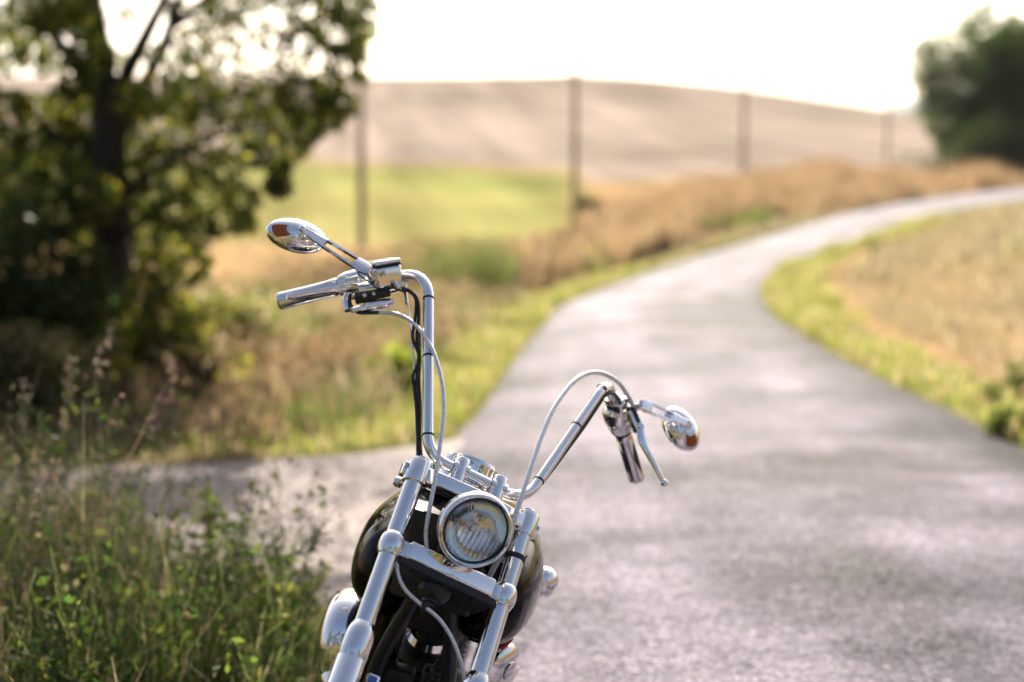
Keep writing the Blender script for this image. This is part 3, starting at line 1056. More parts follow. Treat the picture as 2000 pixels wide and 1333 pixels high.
TY = 12.0
tb = np.array([at(238, 740, TY)[0], TY, 0.0])
tree = empty("roadside_tree", tb)
tag(tree, "large dark leafy tree with drooping branches at the left of the road", "tree")
def T(px, py, dy=0.0): return at(px, py, TY + dy) - tb
mb = MB()
tree_limb(mb, [np.array([0, 0, -0.1]), T(234, 690), T(222, 560), T(216, 400), T(212, 250), T(196, 120), T(178, 0), T(165, -180), T(185, -420)], 0.24, 0.05, 12)
mb.build("trunk", "bark", tree)
for pts, r0, r1 in [
    ([T(203, 260), T(245, 150), T(290, 60), T(330, -30), T(370, -200, .5)], 0.085, 0.025),
    ([T(206, 330), T(255, 215), T(320, 90), T(352, -10), T(420, -150, -.5)], 0.08, 0.02),
    ([T(210, 420), T(290, 340, -.4), T(400, 275, -.7), T(520, 250, -.9), T(600, 290, -1)], 0.042, 0.008),
    ([T(340, 50), T(440, -20), T(560, -20, .4), T(660, 40, .6), T(700, 110, .7)], 0.04, 0.01),
    ([T(196, 190), T(120, 90, .6), T(40, -10, 1), T(-60, -90, 1.2)], 0.08, 0.02),
    ([T(205, 380), T(110, 270, .3), T(20, 190, .5), T(-90, 150, .6)], 0.06, 0.015),
    ([T(206, 340, .1), T(330, 290, .9), T(430, 320, 1.2), T(500, 400, 1.4)], 0.05, 0.01),
    ([T(182, 60), T(150, -150, -1), T(80, -330, -1.5)], 0.07, 0.02),
    ([T(180, 0), T(260, -220, 1), T(330, -380, 1.4)], 0.07, 0.02),
    ([T(215, 480), T(290, 430, -.5), T(350, 440, -.8), T(380, 520, -.9)], 0.04, 0.008),
]:
    mb = MB(); tree_limb(mb, pts, r0, r1, 8)
    mb.build("branch", "bark", tree)
# leaf clumps: (px, py, radius px, leaves)
CL = [(690, 15, 45, 260), (705, 60, 34, 160), (655, 60, 48, 240), (672, 120, 40, 190), (640, 165, 38, 180), (610, 20, 45, 150), (655, 205, 34, 170), (640, 235, 28, 120), (700, -40, 60, 300), (620, -60, 70, 300),
      (560, -20, 45, 120), (500, -10, 40, 90), (440, 8, 40, 120), (470, -60, 80, 300), (420, 60, 40, 110), (400, 30, 35, 90), (370, 90, 38, 120), (360, 140, 38, 130), (345, 20, 30, 70), (455, 95, 26, 45), (480, 140, 30, 60), (580, 130, 26, 50), (430, 170, 34, 90), (380, 180, 40, 150),
      (590, 190, 46, 230), (560, 240, 48, 260), (600, 250, 36, 170), (520, 200, 46, 200), (575, 290, 34, 170), (545, 330, 26, 150), (543, 365, 22, 130), (500, 250, 44, 170), (510, 300, 34, 130), (450, 210, 44, 170), (400, 235, 40, 140), (350, 210, 46, 210), (300, 190, 44, 190), (260, 200, 40, 180), (470, 290, 40, 110), (440, 330, 44, 120), (395, 310, 40, 100), (345, 270, 40, 120), (400, 380, 48, 170), (350, 350, 44, 150), (300, 310, 46, 190), (270, 260, 40, 170), (470, 390, 38, 130), (475, 435, 28, 110), (430, 430, 36, 120), (390, 450, 40, 150), (340, 420, 48, 220), (330, 480, 46, 230), (290, 390, 46, 220), (370, 520, 34, 140), (285, 470, 44, 220), (300, 540, 44, 220), (265, 340, 40, 180), (255, 420, 40, 180),
      (160, 40, 44, 230), (175, 110, 44, 230), (190, 170, 46, 240), (130, 20, 40, 160), (100, 40, 36, 110), (60, 15, 40, 120), (20, 40, 44, 130), (15, 110, 40, 90), (75, 60, 30, 50), (150, 170, 36, 130), (120, 205, 40, 130), (60, 215, 40, 110), (20, 210, 40, 110), (90, 130, 24, 30), (170, 240, 50, 260), (120, 270, 50, 230), (60, 290, 50, 220), (10, 290, 50, 240), (40, 350, 55, 280), (110, 340, 55, 280), (160, 310, 50, 260), (170, 390, 55, 280), (100, 420, 60, 300), (30, 430, 60, 300), (210, 300, 46, 220), (215, 440, 46, 240), (180, 470, 50, 250), (-50, 60, 60, 220), (-60, 180, 60, 220), (-60, 330, 70, 260),
      (500, 60, 30, 60), (540, 95, 28, 50), (460, 40, 30, 70), (560, 55, 26, 50), (250, 30, 24, 40), (232, 120, 22, 40), (300, 110, 22, 50), (60, 100, 36, 90), (110, 110, 36, 90), (40, 60, 36, 90), (410, 120, 30, 80), (540, 150, 26, 70), (600, 80, 34, 110), (690, 100, 30, 120), (700, 150, 20, 60)]
Q, C = [], []
for px, py, r, n_ in CL:
    dy = rng.normal(0, 0.85)
    c0 = T(px, py, dy)
    rr = r / F_PX * TY * 1.15
    n_ = int(n_ * (1.25 if py < 175 else 1.5) * (1.45 if px < 230 else 1.0))
    n_ = int(n_ * 1.35)
    q = clump_leaves(c0, rr, n_, 0.066)
    Q.append(q); C.append(palette(n_, LEAFC, LEAFW) * rng.uniform(0.75, 1.25))
# the upper crown, above the frame
for _ in range(120):
    a = rng.uniform(0, 2 * math.pi); rr = math.sqrt(rng.random())
    c0 = np.array([rr * 3.3 * math.cos(a) + 0.1, rr * 3.2 * math.sin(a) - 0.3, rng.uniform(3.7, 6.6)])
    if c0[2] > 6.8 - 0.5 * rr * 3: c0[2] -= 1.2
    Q.append(clump_leaves(c0, 0.6, 170, 0.10)); C.append(palette(170, LEAFC, LEAFW))
link("crown", quad_mesh("crown", np.concatenate(Q), np.concatenate(C)), "leaf", tree, smooth=False)


def bush(name, label, cat, base, rx, ry, rz, nclump, per, size, cols, wts, group=None, low=0.25):
    root = empty(name, base)
    mb = MB()
    Q, C = [], []
    for i in range(nclump):
        d = rng.normal(size=3); d /= np.linalg.norm(d); d[2] = abs(d[2])
        r = rng.uniform(0.25, 0.95)
        c0 = np.array([d[0] * rx * r, d[1] * ry * r, rz * (low + (1 - low) * 0.85 * d[2] * r)])
        cr = min(rx, rz) * rng.uniform(0.22, 0.38)
        Q.append(clump_leaves(c0, cr, per, size)); C.append(palette(per, cols, wts) * rng.uniform(0.7, 1.3))
        if i < 9:
            curve_tube(mb, catmull([(0, 0, -0.03), c0 * [0.4, 0.4, 0.5], c0], 4), 0.02 * rz + 0.004, 0.004, 5)
    mb.build("stem", "bark", root)
    link("foliage", quad_mesh("foliage", np.concatenate(Q), np.concatenate(C)), "leaf", root, smooth=False)
    return tag(root, label, cat, group)


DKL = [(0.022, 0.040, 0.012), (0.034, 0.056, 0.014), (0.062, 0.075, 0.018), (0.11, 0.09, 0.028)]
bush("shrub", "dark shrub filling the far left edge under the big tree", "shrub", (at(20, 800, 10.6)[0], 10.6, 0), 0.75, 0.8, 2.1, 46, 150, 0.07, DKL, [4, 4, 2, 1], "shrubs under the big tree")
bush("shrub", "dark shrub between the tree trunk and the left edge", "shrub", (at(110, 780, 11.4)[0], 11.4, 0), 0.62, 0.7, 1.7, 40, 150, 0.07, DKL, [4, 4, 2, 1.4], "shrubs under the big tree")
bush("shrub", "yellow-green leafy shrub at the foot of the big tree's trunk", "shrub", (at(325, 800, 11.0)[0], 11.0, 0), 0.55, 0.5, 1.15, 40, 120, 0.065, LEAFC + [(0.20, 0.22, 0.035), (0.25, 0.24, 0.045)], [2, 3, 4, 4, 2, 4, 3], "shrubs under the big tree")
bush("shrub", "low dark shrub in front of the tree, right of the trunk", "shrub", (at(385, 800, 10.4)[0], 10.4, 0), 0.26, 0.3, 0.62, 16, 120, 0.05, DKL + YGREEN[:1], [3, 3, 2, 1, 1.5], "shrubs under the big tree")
bush("shrub", "bright green bush at the roadside left of the handlebar upright", "shrub", (at(778, 800, 11.2)[0], 11.2, 0), 0.28, 0.28, 0.55, 16, 80, 0.055, [(0.20, 0.26, 0.035), (0.16, 0.23, 0.03), (0.24, 0.27, 0.05)], [4, 4, 3])
bush("shrub", "small olive bush on the verge beside the left handgrip", "shrub", (at(470, 640, 14.5)[0], 14.5, 0), 0.6, 0.5, 0.95, 24, 100, 0.06, YGREEN + DRY[:2] + GREEN[:1], [4, 3, 3, 2, 2, 2, 2])
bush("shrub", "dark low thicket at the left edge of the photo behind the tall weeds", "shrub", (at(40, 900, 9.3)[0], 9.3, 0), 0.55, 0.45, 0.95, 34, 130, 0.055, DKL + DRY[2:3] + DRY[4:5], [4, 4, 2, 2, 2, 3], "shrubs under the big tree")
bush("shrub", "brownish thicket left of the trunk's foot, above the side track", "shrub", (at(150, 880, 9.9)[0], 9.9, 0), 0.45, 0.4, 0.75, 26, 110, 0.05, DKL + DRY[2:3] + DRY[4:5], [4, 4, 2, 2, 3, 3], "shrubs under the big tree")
bush("shrub", "yellow-green weeds in the lower right grass verge, at the photo's right edge", "shrub", (at(1985, 850, 9.4)[0] + .05, 9.4, 0), 0.30, 0.4, 0.26, 14, 90, 0.045, YGREEN + GREEN[:2], [4, 4, 3, 2, 2, 2])
bush("shrub", "leafy green bush at the right edge of the photo beside the road", "shrub", (at(2015, 760, 11.6)[0] + 0.1, 11.6, 0), 0.42, 0.5, 0.30, 20, 90, 0.045, GREEN + YGREEN[:2] + DRY[:2], [3, 3, 3, 2, 2, 2, 2, 2])
bush("shrub", "low round bush on the verge where the field meets the road, right side", "shrub", (at(1930, 770, 11.2)[0], 11.2, 0), 0.15, 0.2, 0.18, 8, 70, 0.035, GREEN + YGREEN[:2], [4, 4, 3, 3, 1.5, 1.5])
bush("shrub", "dark thorny bush at the foot of the second pole", "shrub", tuple(on_ground(1150, 440)), 0.9, 0.8, 1.9, 22, 90, 0.14, DKL, [3, 3, 2, 2])
bush("shrub", "small dark bush left of the farthest pole, on the hill's foot", "shrub", tuple(on_ground(1650, 392)), 1.5, 1.0, 1.3, 18, 70, 0.18, DKL, [3, 3, 2, 2])

for lab, px, py, Y, hgt, wid_, seedn in [
        ("big dark tree standing beyond the bend, left of the pair at the right edge", 1893, 345, 118, 14.2, 4.7, 1),
        ("dark tree cut off by the right edge of the photo, behind the bend", 2018, 350, 112, 13.6, 4.0, 2)]:
    X = (px - 1000) / F_PX * Y
    base = np.array([X, Y, float(height(X, Y))])
    root = empty("distant_tree", base)
    tag(root, lab, "tree", "dark trees beyond the bend")
    mb = MB()
    tree_limb(mb, [(0, 0, -0.2), (0.1, 0, hgt * .25), (-0.1, 0.1, hgt * .55), (0.1, 0, hgt * .85)], 0.5, 0.08, 10)
    mb.build("trunk", "bark", root)
    Q, C = [], []
    for i in range(12):
        a = rng.uniform(0, 6.28); z0 = hgt * rng.uniform(.25, .6)
        e = np.array([math.cos(a) * wid_ * .7, math.sin(a) * wid_ * .6, z0 + hgt * .2])
        mb = MB(); tree_limb(mb, [(0, 0, z0), e * [.5, .5, 0] + [0, 0, z0 + hgt * .12], e], 0.16, 0.03, 6)
        mb.build("branch", "bark", root)
    for i in range(225):
        d = rng.normal(size=3); d /= np.linalg.norm(d)
        r = rng.uniform(0.2, 1) ** 0.5
        t = d[2] * r
        wz = 1.0 + 0.55 * max(0.0, t)
        c0 = np.array([d[0] * r * wid_ * wz, d[1] * r * wid_ * wz, hgt * (0.50 + 0.44 * t)])
        Q.append(clump_leaves(c0, rng.uniform(0.8, 1.35), 150, 0.30)); C.append(palette(150, DKL[:3], [4, 4, 2]) * np.array([1.0, 1.12, 1.0]) * rng.uniform(0.75, 1.6))
    link("crown", quad_mesh("crown", np.concatenate(Q), np.concatenate(C)), "leaf", root, smooth=False)
bush("hedge", "dark hedge under the trees beyond the bend", "hedge", tuple(on_ground(1960, 352)), 7.5, 1.8, 4.8, 90, 130, 0.3, [tuple(.7 * q for q in c) for c in DKL[:3]], [4, 4, 1], low=0.05)

# a wood behind the viewer: it shows as dark shapes in the tank, the lamp and the chrome
Q, C = [], []
mbw = MB()
for (wx, wy, wh, ww) in [(-7.5, -9, 8.5, 3.2), (-3.0, -11, 10.0, 3.4), (1.6, -12.5, 9.0, 3.2), (-11.5, -4, 8.0, 3.0), (-16, -11, 10, 4), (14, -11, 8.5, 3.2), (9.5, -17, 10, 3.6), (19, -16, 11, 4)]:
    tree_limb(mbw, [(wx, wy, -.1), (wx + .2, wy, wh * .3), (wx, wy + .2, wh * .7)], .3, .08, 7)
    for i in range(60):
        d = rng.normal(size=3); d /= np.linalg.norm(d); r = rng.uniform(.3, 1) ** .5
        c0 = np.array([wx + d[0] * r * ww, wy + d[1] * r * ww, wh * (.50 + .48 * d[2] * r)])
        Q.append(clump_leaves(c0, rng.uniform(.5, 1.0), 45, .30)); C.append(palette(45, DKL[:3], [4, 4, 2]))
link("woodland", quad_mesh("woodland", np.concatenate(Q), np.concatenate(C)), "leaf", smooth=False)["kind"] = "stuff"
mbw.build("woodland_trunks", "bark")["kind"] = "stuff"

# ------------------------------------------------------------------ pole line
poles = []
for i, (px, py, Y, hgt, lab) in enumerate([
        (708, 490, 58, 7.0, "nearest wooden utility pole, above the left mirror"),
        (1122, 442, 73, 7.6, "wooden utility pole second from the left, at the pasture's right end"),
        (1449, 376, 98, 7.6, "wooden utility pole third from the left, in front of the hill"),
        (1727, 366, 126, 7.0, "farthest small utility pole, left of the dark trees")]):
    X = (px - 1000) / F_PX * Y
    z = float(height(X, Y))
    root = empty("utility_pole", (X, Y, z))
    tag(root, lab, "pole", "utility poles across the field")
    mb = MB().lathe([(0.0, -0.3), (0.17 - .010 * i, -0.3), (0.155 - .010 * i, hgt * .5), (0.125 - .008 * i, hgt - .06), (0.06, hgt), (0, hgt)], (0, 0, 0), (0, 0, 1), 14)
    mb.build("post", "pole_wood", root)
    MB().rbox((0, -0.14, hgt - 0.45), np.eye(3), (0.55, 0.045, 0.05), 0.01).build("crossarm", "pole_wood", root)
    for s_ in (-0.45, 0.45):
        MB().lathe([(0, 0), (0.035, 0), (0.05, 0.04), (0.035, 0.08), (0.045, 0.1), (0.0, 0.14)], (s_, -0.14, hgt - 0.40), (0, 0, 1), 10).build("insulator", "ceramic", root)
    poles.append((X, Y, z + hgt - 0.28))
for (a, b_), lab in zip(zip(poles[:-1], poles[1:]), ["between the nearest and second poles", "between the second and third poles", "between the third and farthest poles"]):
    for s_ in (-0.45, 0.45):
        A0 = np.array([a[0] + s_, a[1] - .14, a[2]]); B0 = np.array([b_[0] + s_, b_[1] - .14, b_[2]])
        pts = [A0 + (B0 - A0) * t - np.array([0, 0, 1.1 * 4 * t * (1 - t)]) for t in np.linspace(0, 1, 15)]
        o = MB().tube(pts, 0.012, 5).build("overhead_wire", "wire")
        tag(o, "sagging overhead wire " + lab + (", left strand" if s_ < 0 else ", right strand"), "wire", "overhead wires")

# ------------------------------------------------------------------ motorcycle
# front assembly (fork, lamp, handlebar) turns with the steering: own frame, x to its left hand, y backward, z up the fork
RS = CW @ np.array([[0.852, -0.4444, 0.2769], [0.4462, 0.3395, -0.828], [0.274, 0.829, 0.4876]])
RS, _r = np.linalg.qr(RS)
RS = RS * np.sign(np.diag(_r))
TS = CW @ np.array([-0.1288, 0.4647, 2.8711]) + CAM
# frame, tank and engine: leaning on the stand, wheel turned to its left
STEER = R_(-22)
_ab = math.cos(STEER) * RS[:, 0] + math.sin(STEER) * RS[:, 1]
_bb = np.array([-_ab[1], _ab[0], 0.0]); _bb /= np.linalg.norm(_bb)
RB = np.stack([_ab, _bb, np.cross(_ab, _bb)], 1)
TB = RS @ np.array([0, 0.05, 0]) + TS
MOTO = np.array([-0.12, 3.5, 0.0])


def M4(R3, t):
    M = Matrix.Identity(4)
    for i in range(3):
        for j in range(3): M[i][j] = R3[i, j]
        M[i][3] = t[i] - MOTO[i]
    return M


MS, MBD = M4(RS, TS), M4(RB, TB)
moto = empty("motorcycle", MOTO)
tag(moto, "black and chrome motorcycle with high handlebars parked on the road edge", "motorcycle")


def S(px, py, y):
    """point of the front assembly seen at a pixel, at depth y in its own frame"""
    d = RS.T @ ray(px, py); o = RS.T @ (CAM - TS)
    return o + d * ((y - o[1]) / d[1])


def Bd(px, py, b_):
    d = RB.T @ ray(px, py); o = RB.T @ (CAM - TB)
    return o + d * ((b_ - o[1]) / d[1])


def sp(mb, name, mat, sharp=38): return mb.build(name, mat, moto, MS, sharp)
def bp(mb, name, mat, sharp=38): return mb.build(name, mat, moto, MBD, sharp)
def sub(mb, name, mat, parent, sharp=38): return mb.build(name, mat, parent, None, sharp)


XA, YA, ZA = np.eye(3)
UPW = RS.T @ np.array([0, 0, 1.0])          # world up in the front frame
FX = 0.13                                   # half distance of the fork legs

# --- fork legs
for s_ in (-1, 1):
    mb = MB().lathe([(0.0198, -0.40), (0.0198, 0.150)], (s_ * FX, 0, 0), ZA, 40)
    tube_ = sp(mb, "fork_tube", "chrome")
    # lower slider with its rounded shoulder and seam
    zt = -0.172
    prof = [(0.0199, zt + .004), (0.0215, zt), (0.0245, zt - .006), (0.0272, zt - .016), (0.0288, zt - .03), (0.0292, zt - .05), (0.0292, zt - .068), (0.0284, zt - .0695), (0.0284, zt - .0705), (0.0292, zt - .072), (0.0292, -0.55), (0.026, -0.60), (0.026, -0.665), (0.018, -0.69), (0, -0.69)]
    leg = sp(MB().lathe(prof, (s_ * FX, 0, 0), ZA, 40), "fork_slider", "chrome")
    sub(MB().lathe([(0, -.03), (0.017, -.03), (0.019, -.026), (0.019, .026), (0.017, .03), (0, .03)], (s_ * FX, -0.0, -0.65), XA, 24), "axle_clamp", "chrome", leg)
# ring clamp on one leg
sp(MB().lathe([(0.0199, -.006), (0.0222, -.005), (0.0222, .005), (0.0199, .006)], (FX, 0, 0.088), ZA, 40), "rubber_band", "rubber")

# --- upper yoke
out = []
for x, y in [(-.118, -.022), (-.06, -.030), (0, -.034), (.06, -.030), (.118, -.022), (.135, .02), (.10, .05), (.05, .085), (0, .095), (-.05, .085), (-.10, .05), (-.135, .02)]:
    out.append((x, y, 0.147))
mbu = MB()
bm = bmesh.new()
vv = [bm.verts.new(p) for p in out]
fc = bm.faces.new(vv)
ex = bmesh.ops.extrude_face_region(bm, geom=[fc])
for v in ex['geom']:
    if isinstance(v, bmesh.types.BMVert): v.co.z += 0.031
bmesh.ops.bevel(bm, geom=list(bm.edges), offset=0.004, segments=3, profile=0.5, affect='EDGES')
bm.verts.index_update()
mbu.add([tuple(v.co) for v in bm.verts], [tuple(v.index for v in f.verts) for f in bm.faces])
bm.free()
yoke = sp(mbu, "upper_yoke", "chrome")
for s_ in (-1, 1):
    c = sub(MB().lathe([(0.0199, .138), (0.0255, .140), (0.0262, .143), (0.0262, .186), (0.0248, .189), (0.017, .190), (0.0165, .1955), (0.014, .198), (0, .1985)], (s_ * FX, 0, 0), ZA, 40), "fork_clamp", "chrome", yoke)
    sub(MB().rbox((s_ * (FX + .024), .010, .164), np.eye(3), (.008, .012, .015), .004, 3), "clamp_lug", "chrome", yoke)
    sub(MB().lathe([(0, 0), (.0055, 0), (.0055, .004), (.003, .004), (.003, .001), (0, .001)], (s_ * (FX + .026), -.0025, .168), -YA, 16), "pinch_bolt", "satin_steel", yoke)
sub(MB().lathe([(0.02, .178), (0.02, .186), (0.016, .192), (0, .193)], (0, 0.05, 0), ZA, 6), "stem_nut", "chrome", yoke)

# --- lower yoke: balls, polished cover, dark underside
low = sp(MB().rbox((0, 0.03, -0.022), np.eye(3), (0.112, 0.048, 0.012), 0.006, 3), "lower_yoke", "dark_metal")
for s_ in (-1, 1):
    pr_ = [(0.0199, -.024), (0.0225, -.023), (0.0262, -.014), (0.0274, -.003), (0.0272, .006), (0.0255, .015), (0.0225, .022), (0.0199, .0245)]
    sub(MB().lathe(pr_, (s_ * FX, 0, 0), ZA, 40), "fork_clamp", "chrome", low)
    sub(MB().rbox((s_ * .104, -.012, -.004), np.eye(3), (.012, .010, .017), .004, 2), "clamp_lug", "satin_steel", low)
sub(MB().rbox((0, -0.012, 0.0), np.eye(3), (0.098, 0.012, 0.0185), 0.004, 3), "yoke_cover", "chrome", low)
for x in (-.07, 0, .07):
    sub(MB().lathe([(0, 0), (.008, 0), (.0085, .003), (.005, .003), (.004, .001), (0, .001)], (x, -.006, -.0342), -ZA, 12), "bolt", "dark_metal", low)
sub(MB().lathe([(.036, -.033), (.034, -.045), (.027, -.056), (.018, -.060), (.018, -.066), (.012, -.068), (.012, -.074), (0, -.075)], (-.004, .035, 0), ZA, 28), "stem_cup", "dark_metal", low)

# --- headlamp
HC = np.array([0, -0.077, 0.074]); al = R_(30)
HN = np.array([0, -math.cos(al), -math.sin(al)])
HU = np.array([0, -math.sin(al), math.cos(al)])
lamp = sp(MB().lathe([(0.0722, .004), (0.0735, -.012), (0.071, -.028), (0.062, -.052), (0.046, -.070), (0.024, -.080), (0, -.083)], HC, HN, 56), "headlamp", "chrome")
sub(MB().lathe([(0.0735, -.016), (0.0768, -.013), (0.0776, -.004), (0.0768, .006), (0.0742, .0125), (0.0712, .0148), (0.0688, .0138), (0.0672, .010), (0.0662, .002), (0.0662, -.006)], HC, HN, 72), "trim_ring", "chrome", lamp)
sub(MB().lathe([(0.0664, .004), (0.0660, .0062), (0.0652, .0062), (0.0644, .003), (0.0644, -.004), (0.0664, -.004)], HC, HN, 64), "gasket", "rubber", lamp)
# reflector bowl
sub(MB().lathe([(0.0648, .000), (0.0590, -.012), (0.048, -.026), (0.033, -.037), (0.020, -.043), (0.012, -.045)], HC, HN, 48), "reflector", "reflector_silver", lamp, sharp=None)
blb = sub(MB().lathe([(0.012, -.047), (0.010, -.042), (0.0085, -.036), (0.0085, -.018), (0.006, -.012), (0, -.010)], HC, HN, 20), "bulb", "satin_steel", lamp)
sub(MB().lathe([(0.0, -.008), (0.006, -.009), (0.009, -.012), (0.009, -.018), (0.008, -.018), (0.008, -.012), (0.005, -.010), (0, -.009)], HC, HN, 24), "bulb_shield", "satin_steel", lamp)
# pressed glass: front dome, fluted back
ng = 72
V, F = [], []
for side in (0, 1):
    for j in range(ng + 1):
        for i in range(ng + 1):
            a, b_ = 2 * i / ng - 1, 2 * j / ng - 1
            # square to disc
            x = a * math.sqrt(1 - b_ * b_ / 2); z = b_ * math.sqrt(1 - a * a / 2)
            r2 = x * x + z * z
            h = 0.003 + 0.011 * (1 - r2)
            if side == 1:
                h -= 0.0042
                X_, Z_ = x * .0644, z * .0644
                fl = 0.0
                if Z_ < 0.004:                      # broad vertical flutes in the lower half
                    fl = 0.0017 * abs(math.sin(math.pi * X_ / 0.0105))
                elif abs(X_) > 0.026:               # finer slanted flutes at the sides
                    fl = 0.0013 * abs(math.sin(math.pi * (X_ + 0.5 * Z_) / 0.0062))
                else:                               # ring of the clear centre
                    rr = math.hypot(X_, Z_ - .004)
                    fl = 0.0012 * math.exp(-((rr - .022) / .003) ** 2) + 0.0007 * abs(math.sin(math.pi * X_ / 0.006))
                h -= fl * min(1, (1 - r2) * 6)
            V.append(HC + HN * h + (XA * x + HU * z) * 0.0644)
o2 = (ng + 1) ** 2
for j in range(ng):
    for i in range(ng):
        q = j * (ng + 1) + i
        F.append((q, q + 1, q + ng + 2, q + ng + 1))
        F.append((o2 + q, o2 + q + ng + 1, o2 + q + ng + 2, o2 + q + 1))
rim_ = [i for i in range(ng + 1)] + [j * (ng + 1) + ng for j in range(1, ng + 1)] + [ng * (ng + 1) + i for i in range(ng - 1, -1, -1)] + [j * (ng + 1) for j in range(ng - 1, 0, -1)]
for a, b_ in zip(rim_, rim_[1:] + rim_[:1]): F.append((a, o2 + a, o2 + b_, b_))
sub(MB().add(V, F), "lens", "lamp_glass", lamp, sharp=60)
# brackets from the lower yoke and side mounts
sp(MB().tube(catmull([(0, 0.0, 0.012), (0, -0.02, 0.03), HC - HN * .05 - HU * .04], 6), 0.010, 16), "lamp_bracket", "satin_steel")
for s_ in (-1, 1):
    sp(MB().tube(catmull([(s_ * .03, -.005, .02), (s_ * .045, -.03, .05), HC + XA * s_ * .055 - HN * .04], 6), 0.006, 12), "lamp_wire", "rubber")

# --- risers and handlebar
RL, RR_ = S(898, 918, 0.0), S(971, 954, 0.0)
for c in (RL, RR_):
    rz = sp(MB().lathe([(0.0, .170), (0.0175, .170), (0.0180, .178), (0.0170, .184), (0.0170, c[2] - .001), (0.0160, c[2] - .0006), (0.0160, c[2] + .0006), (0.0170, c[2] + .001), (0.0170, c[2] + .022), (0.0155, c[2] + .0245), (0, c[2] + .025)], (c[0], c[1], 0), ZA, 32), "riser", "chrome")
    sub(MB().lathe([(0.0150, -.0185), (0.0160, -.0175), (0.0160, .0175), (0.0150, .0185), (0.0120, .0185)], c, XA, 32), "riser_cap", "chrome", rz)
GL, GR = S(553, 587, .285), S(1242, 930, .285)
KL, KR = S(658, 561, .220), S(1218, 850, .220)
UL, UR = S(837, 534, .057), S(1186, 744, .057)
BL, BR = S(836, 895, .009), S(1023, 982, .009)
K2L = KL - (GL - KL) / np.linalg.norm(GL - KL) * .088
K2R = KR - (GR - KR) / np.linalg.norm(GR - KR) * .088
path = fillet([GL, K2L, UL, BL, RL, RR_, BR, UR, K2R, GR], [.03, .062, .05, .01, .01, .055, .055, .03], 12)
bar = sp(MB().tube(path, 0.0118, 26), "handlebar", "chrome")


def band(px, py, A, B_, w=.0022, r=.0127):
    """black cable tie round the bar near a pixel, on the straight A-B"""
    best, bt = 1e9, 0
    for t in np.linspace(0, 1, 200):
        P = RS @ (A + (B_ - A) * t) + TS - CAM
        q = CW.T @ P
        e = abs(666.5 + F_PX * q[1] / q[2] - py)
        if e < best: best, bt = e, t
    c = A + (B_ - A) * bt
    sub(MB().lathe([(0.0115, -w - .0006), (r, -w), (r + .0004, 0), (r, w), (0.0115, w + .0006)], c, B_ - A, 28), "cable_tie", "rubber", bar)


for py in (584, 696, 850): band(830, py, UL, BL)
for py in (760, 832, 940): band(1100, py, UR, BR)


# --- hand controls; frame along the grip: e outward, v up, n forward
def hand(Kp, Gp):
    e = (Gp - Kp) / np.linalg.norm(Gp - Kp)
    v = UPW - e * (UPW @ e); v /= np.linalg.norm(v)
    n_ = np.cross(e, v)
    if n_[1] > 0: n_ = -n_
    return e, v, n_


def grip(Kp, Gp, name):
    e, v, n_ = hand(Kp, Gp)
    L = float(np.linalg.norm(Gp - Kp)) + .012
    g = sp(MB().lathe([(0.0118, -.004), (0.0205, -.004), (0.0218, .002), (0.0212, .010), (0.0200, .026), (0.0196, L * .5), (0.0205, L - .010), (0.0203, L - .004), (0.0175, L), (0, L + .002)], Kp, e, 40), name, "chrome")
    # black rubber diamonds let into the grip
    for ph in (0.0, 2.1, 4.2):
        V, F = [], []
        na, nb = 10, 16
        for j in range(nb + 1):
            t = j / nb
            half = (0.50 * (1 - abs(2 * t - 1) ** 1.3)) + 0.002
            for i in range(na + 1):
                a = ph + half * (2 * i / na - 1)
                h = L * (.16 + .66 * t)
                r = np.interp(h, [.022, L * .5, L - .01], [.0200, .0196, .0205]) + .0005
                V.append(Kp + e * h + r * (math.cos(a) * n_ + math.sin(a) * v))
        for j in range(nb):
            for i in range(na):
                q = j * (na + 1) + i
                F.append((q, q + 1, q + na + 2, q + na + 1))
        sub(MB().add(V, F), "grip_inlay", "rubber", g)
    sub(MB().lathe([(0.0118, -.010), (0.0212, -.010), (0.0212, -.0045), (0.0118, -.0045)], Kp, e, 36), "grip_collar", "rubber", g)
    return g


grip(KL, GL, "throttle_grip")
grip(KR, GR, "handgrip")


def ell_loft(P, W, H, wd, hd, n=16):
    rings = []
    for p, w, h in zip(P, W, H):
        rings.append([np.array(p) + w * math.cos(2 * math.pi * k / n) * wd + h * math.sin(2 * math.pi * k / n) * hd for k in range(n)])
    return rings


# right of the picture: clutch lever, perch and switch housing
e, v, n_ = hand(KR, GR)
A0 = KR - e * .062
hs_ = sp(MB().lathe([(0.0118, -.030), (0.0230, -.030), (0.0300, -.024), (0.0345, -.010), (0.0350, .010), (0.0325, .024), (0.0275, .036), (0.0255, .044), (0.0128, .045)], KR - e * .056 - n_ * .002, e, 36, (v, 0.95)), "switch_housing", "chrome")
sub(MB().lathe([(0.0349, -.001), (0.0354, -.0008), (0.0354, .0008), (0.0349, .001)], KR - e * .050 - n_ * .002, e, 32, (v, .92)), "housing_seam", "rubber", hs_)
for (a, q, r) in [(-.010, .012, .0055), (-.002, -.010, .0045), (.012, .004, .0055), (-.018, -.002, .004)]:
    sub(MB().lathe([(r, 0), (r, .004), (r * .7, .0055), (0, .006)], KR - e * (.050 - a) + n_ * .0300 + v * q, n_, 14), "switch_button", "satin_steel", hs_)
sub(MB().rbox(KR - e * .034 + n_ * .0305 - v * .004, (e, v, n_), (.0012, .006, .0012), .0004, 1), "switch_mark", "red_hose", hs_)
sub(MB().rbox(KR - e * .060 + n_ * .026 + v * .014, (e, v, n_), (.016, .008, .008), .003, 2), "turn_switch", "dark_metal", hs_)
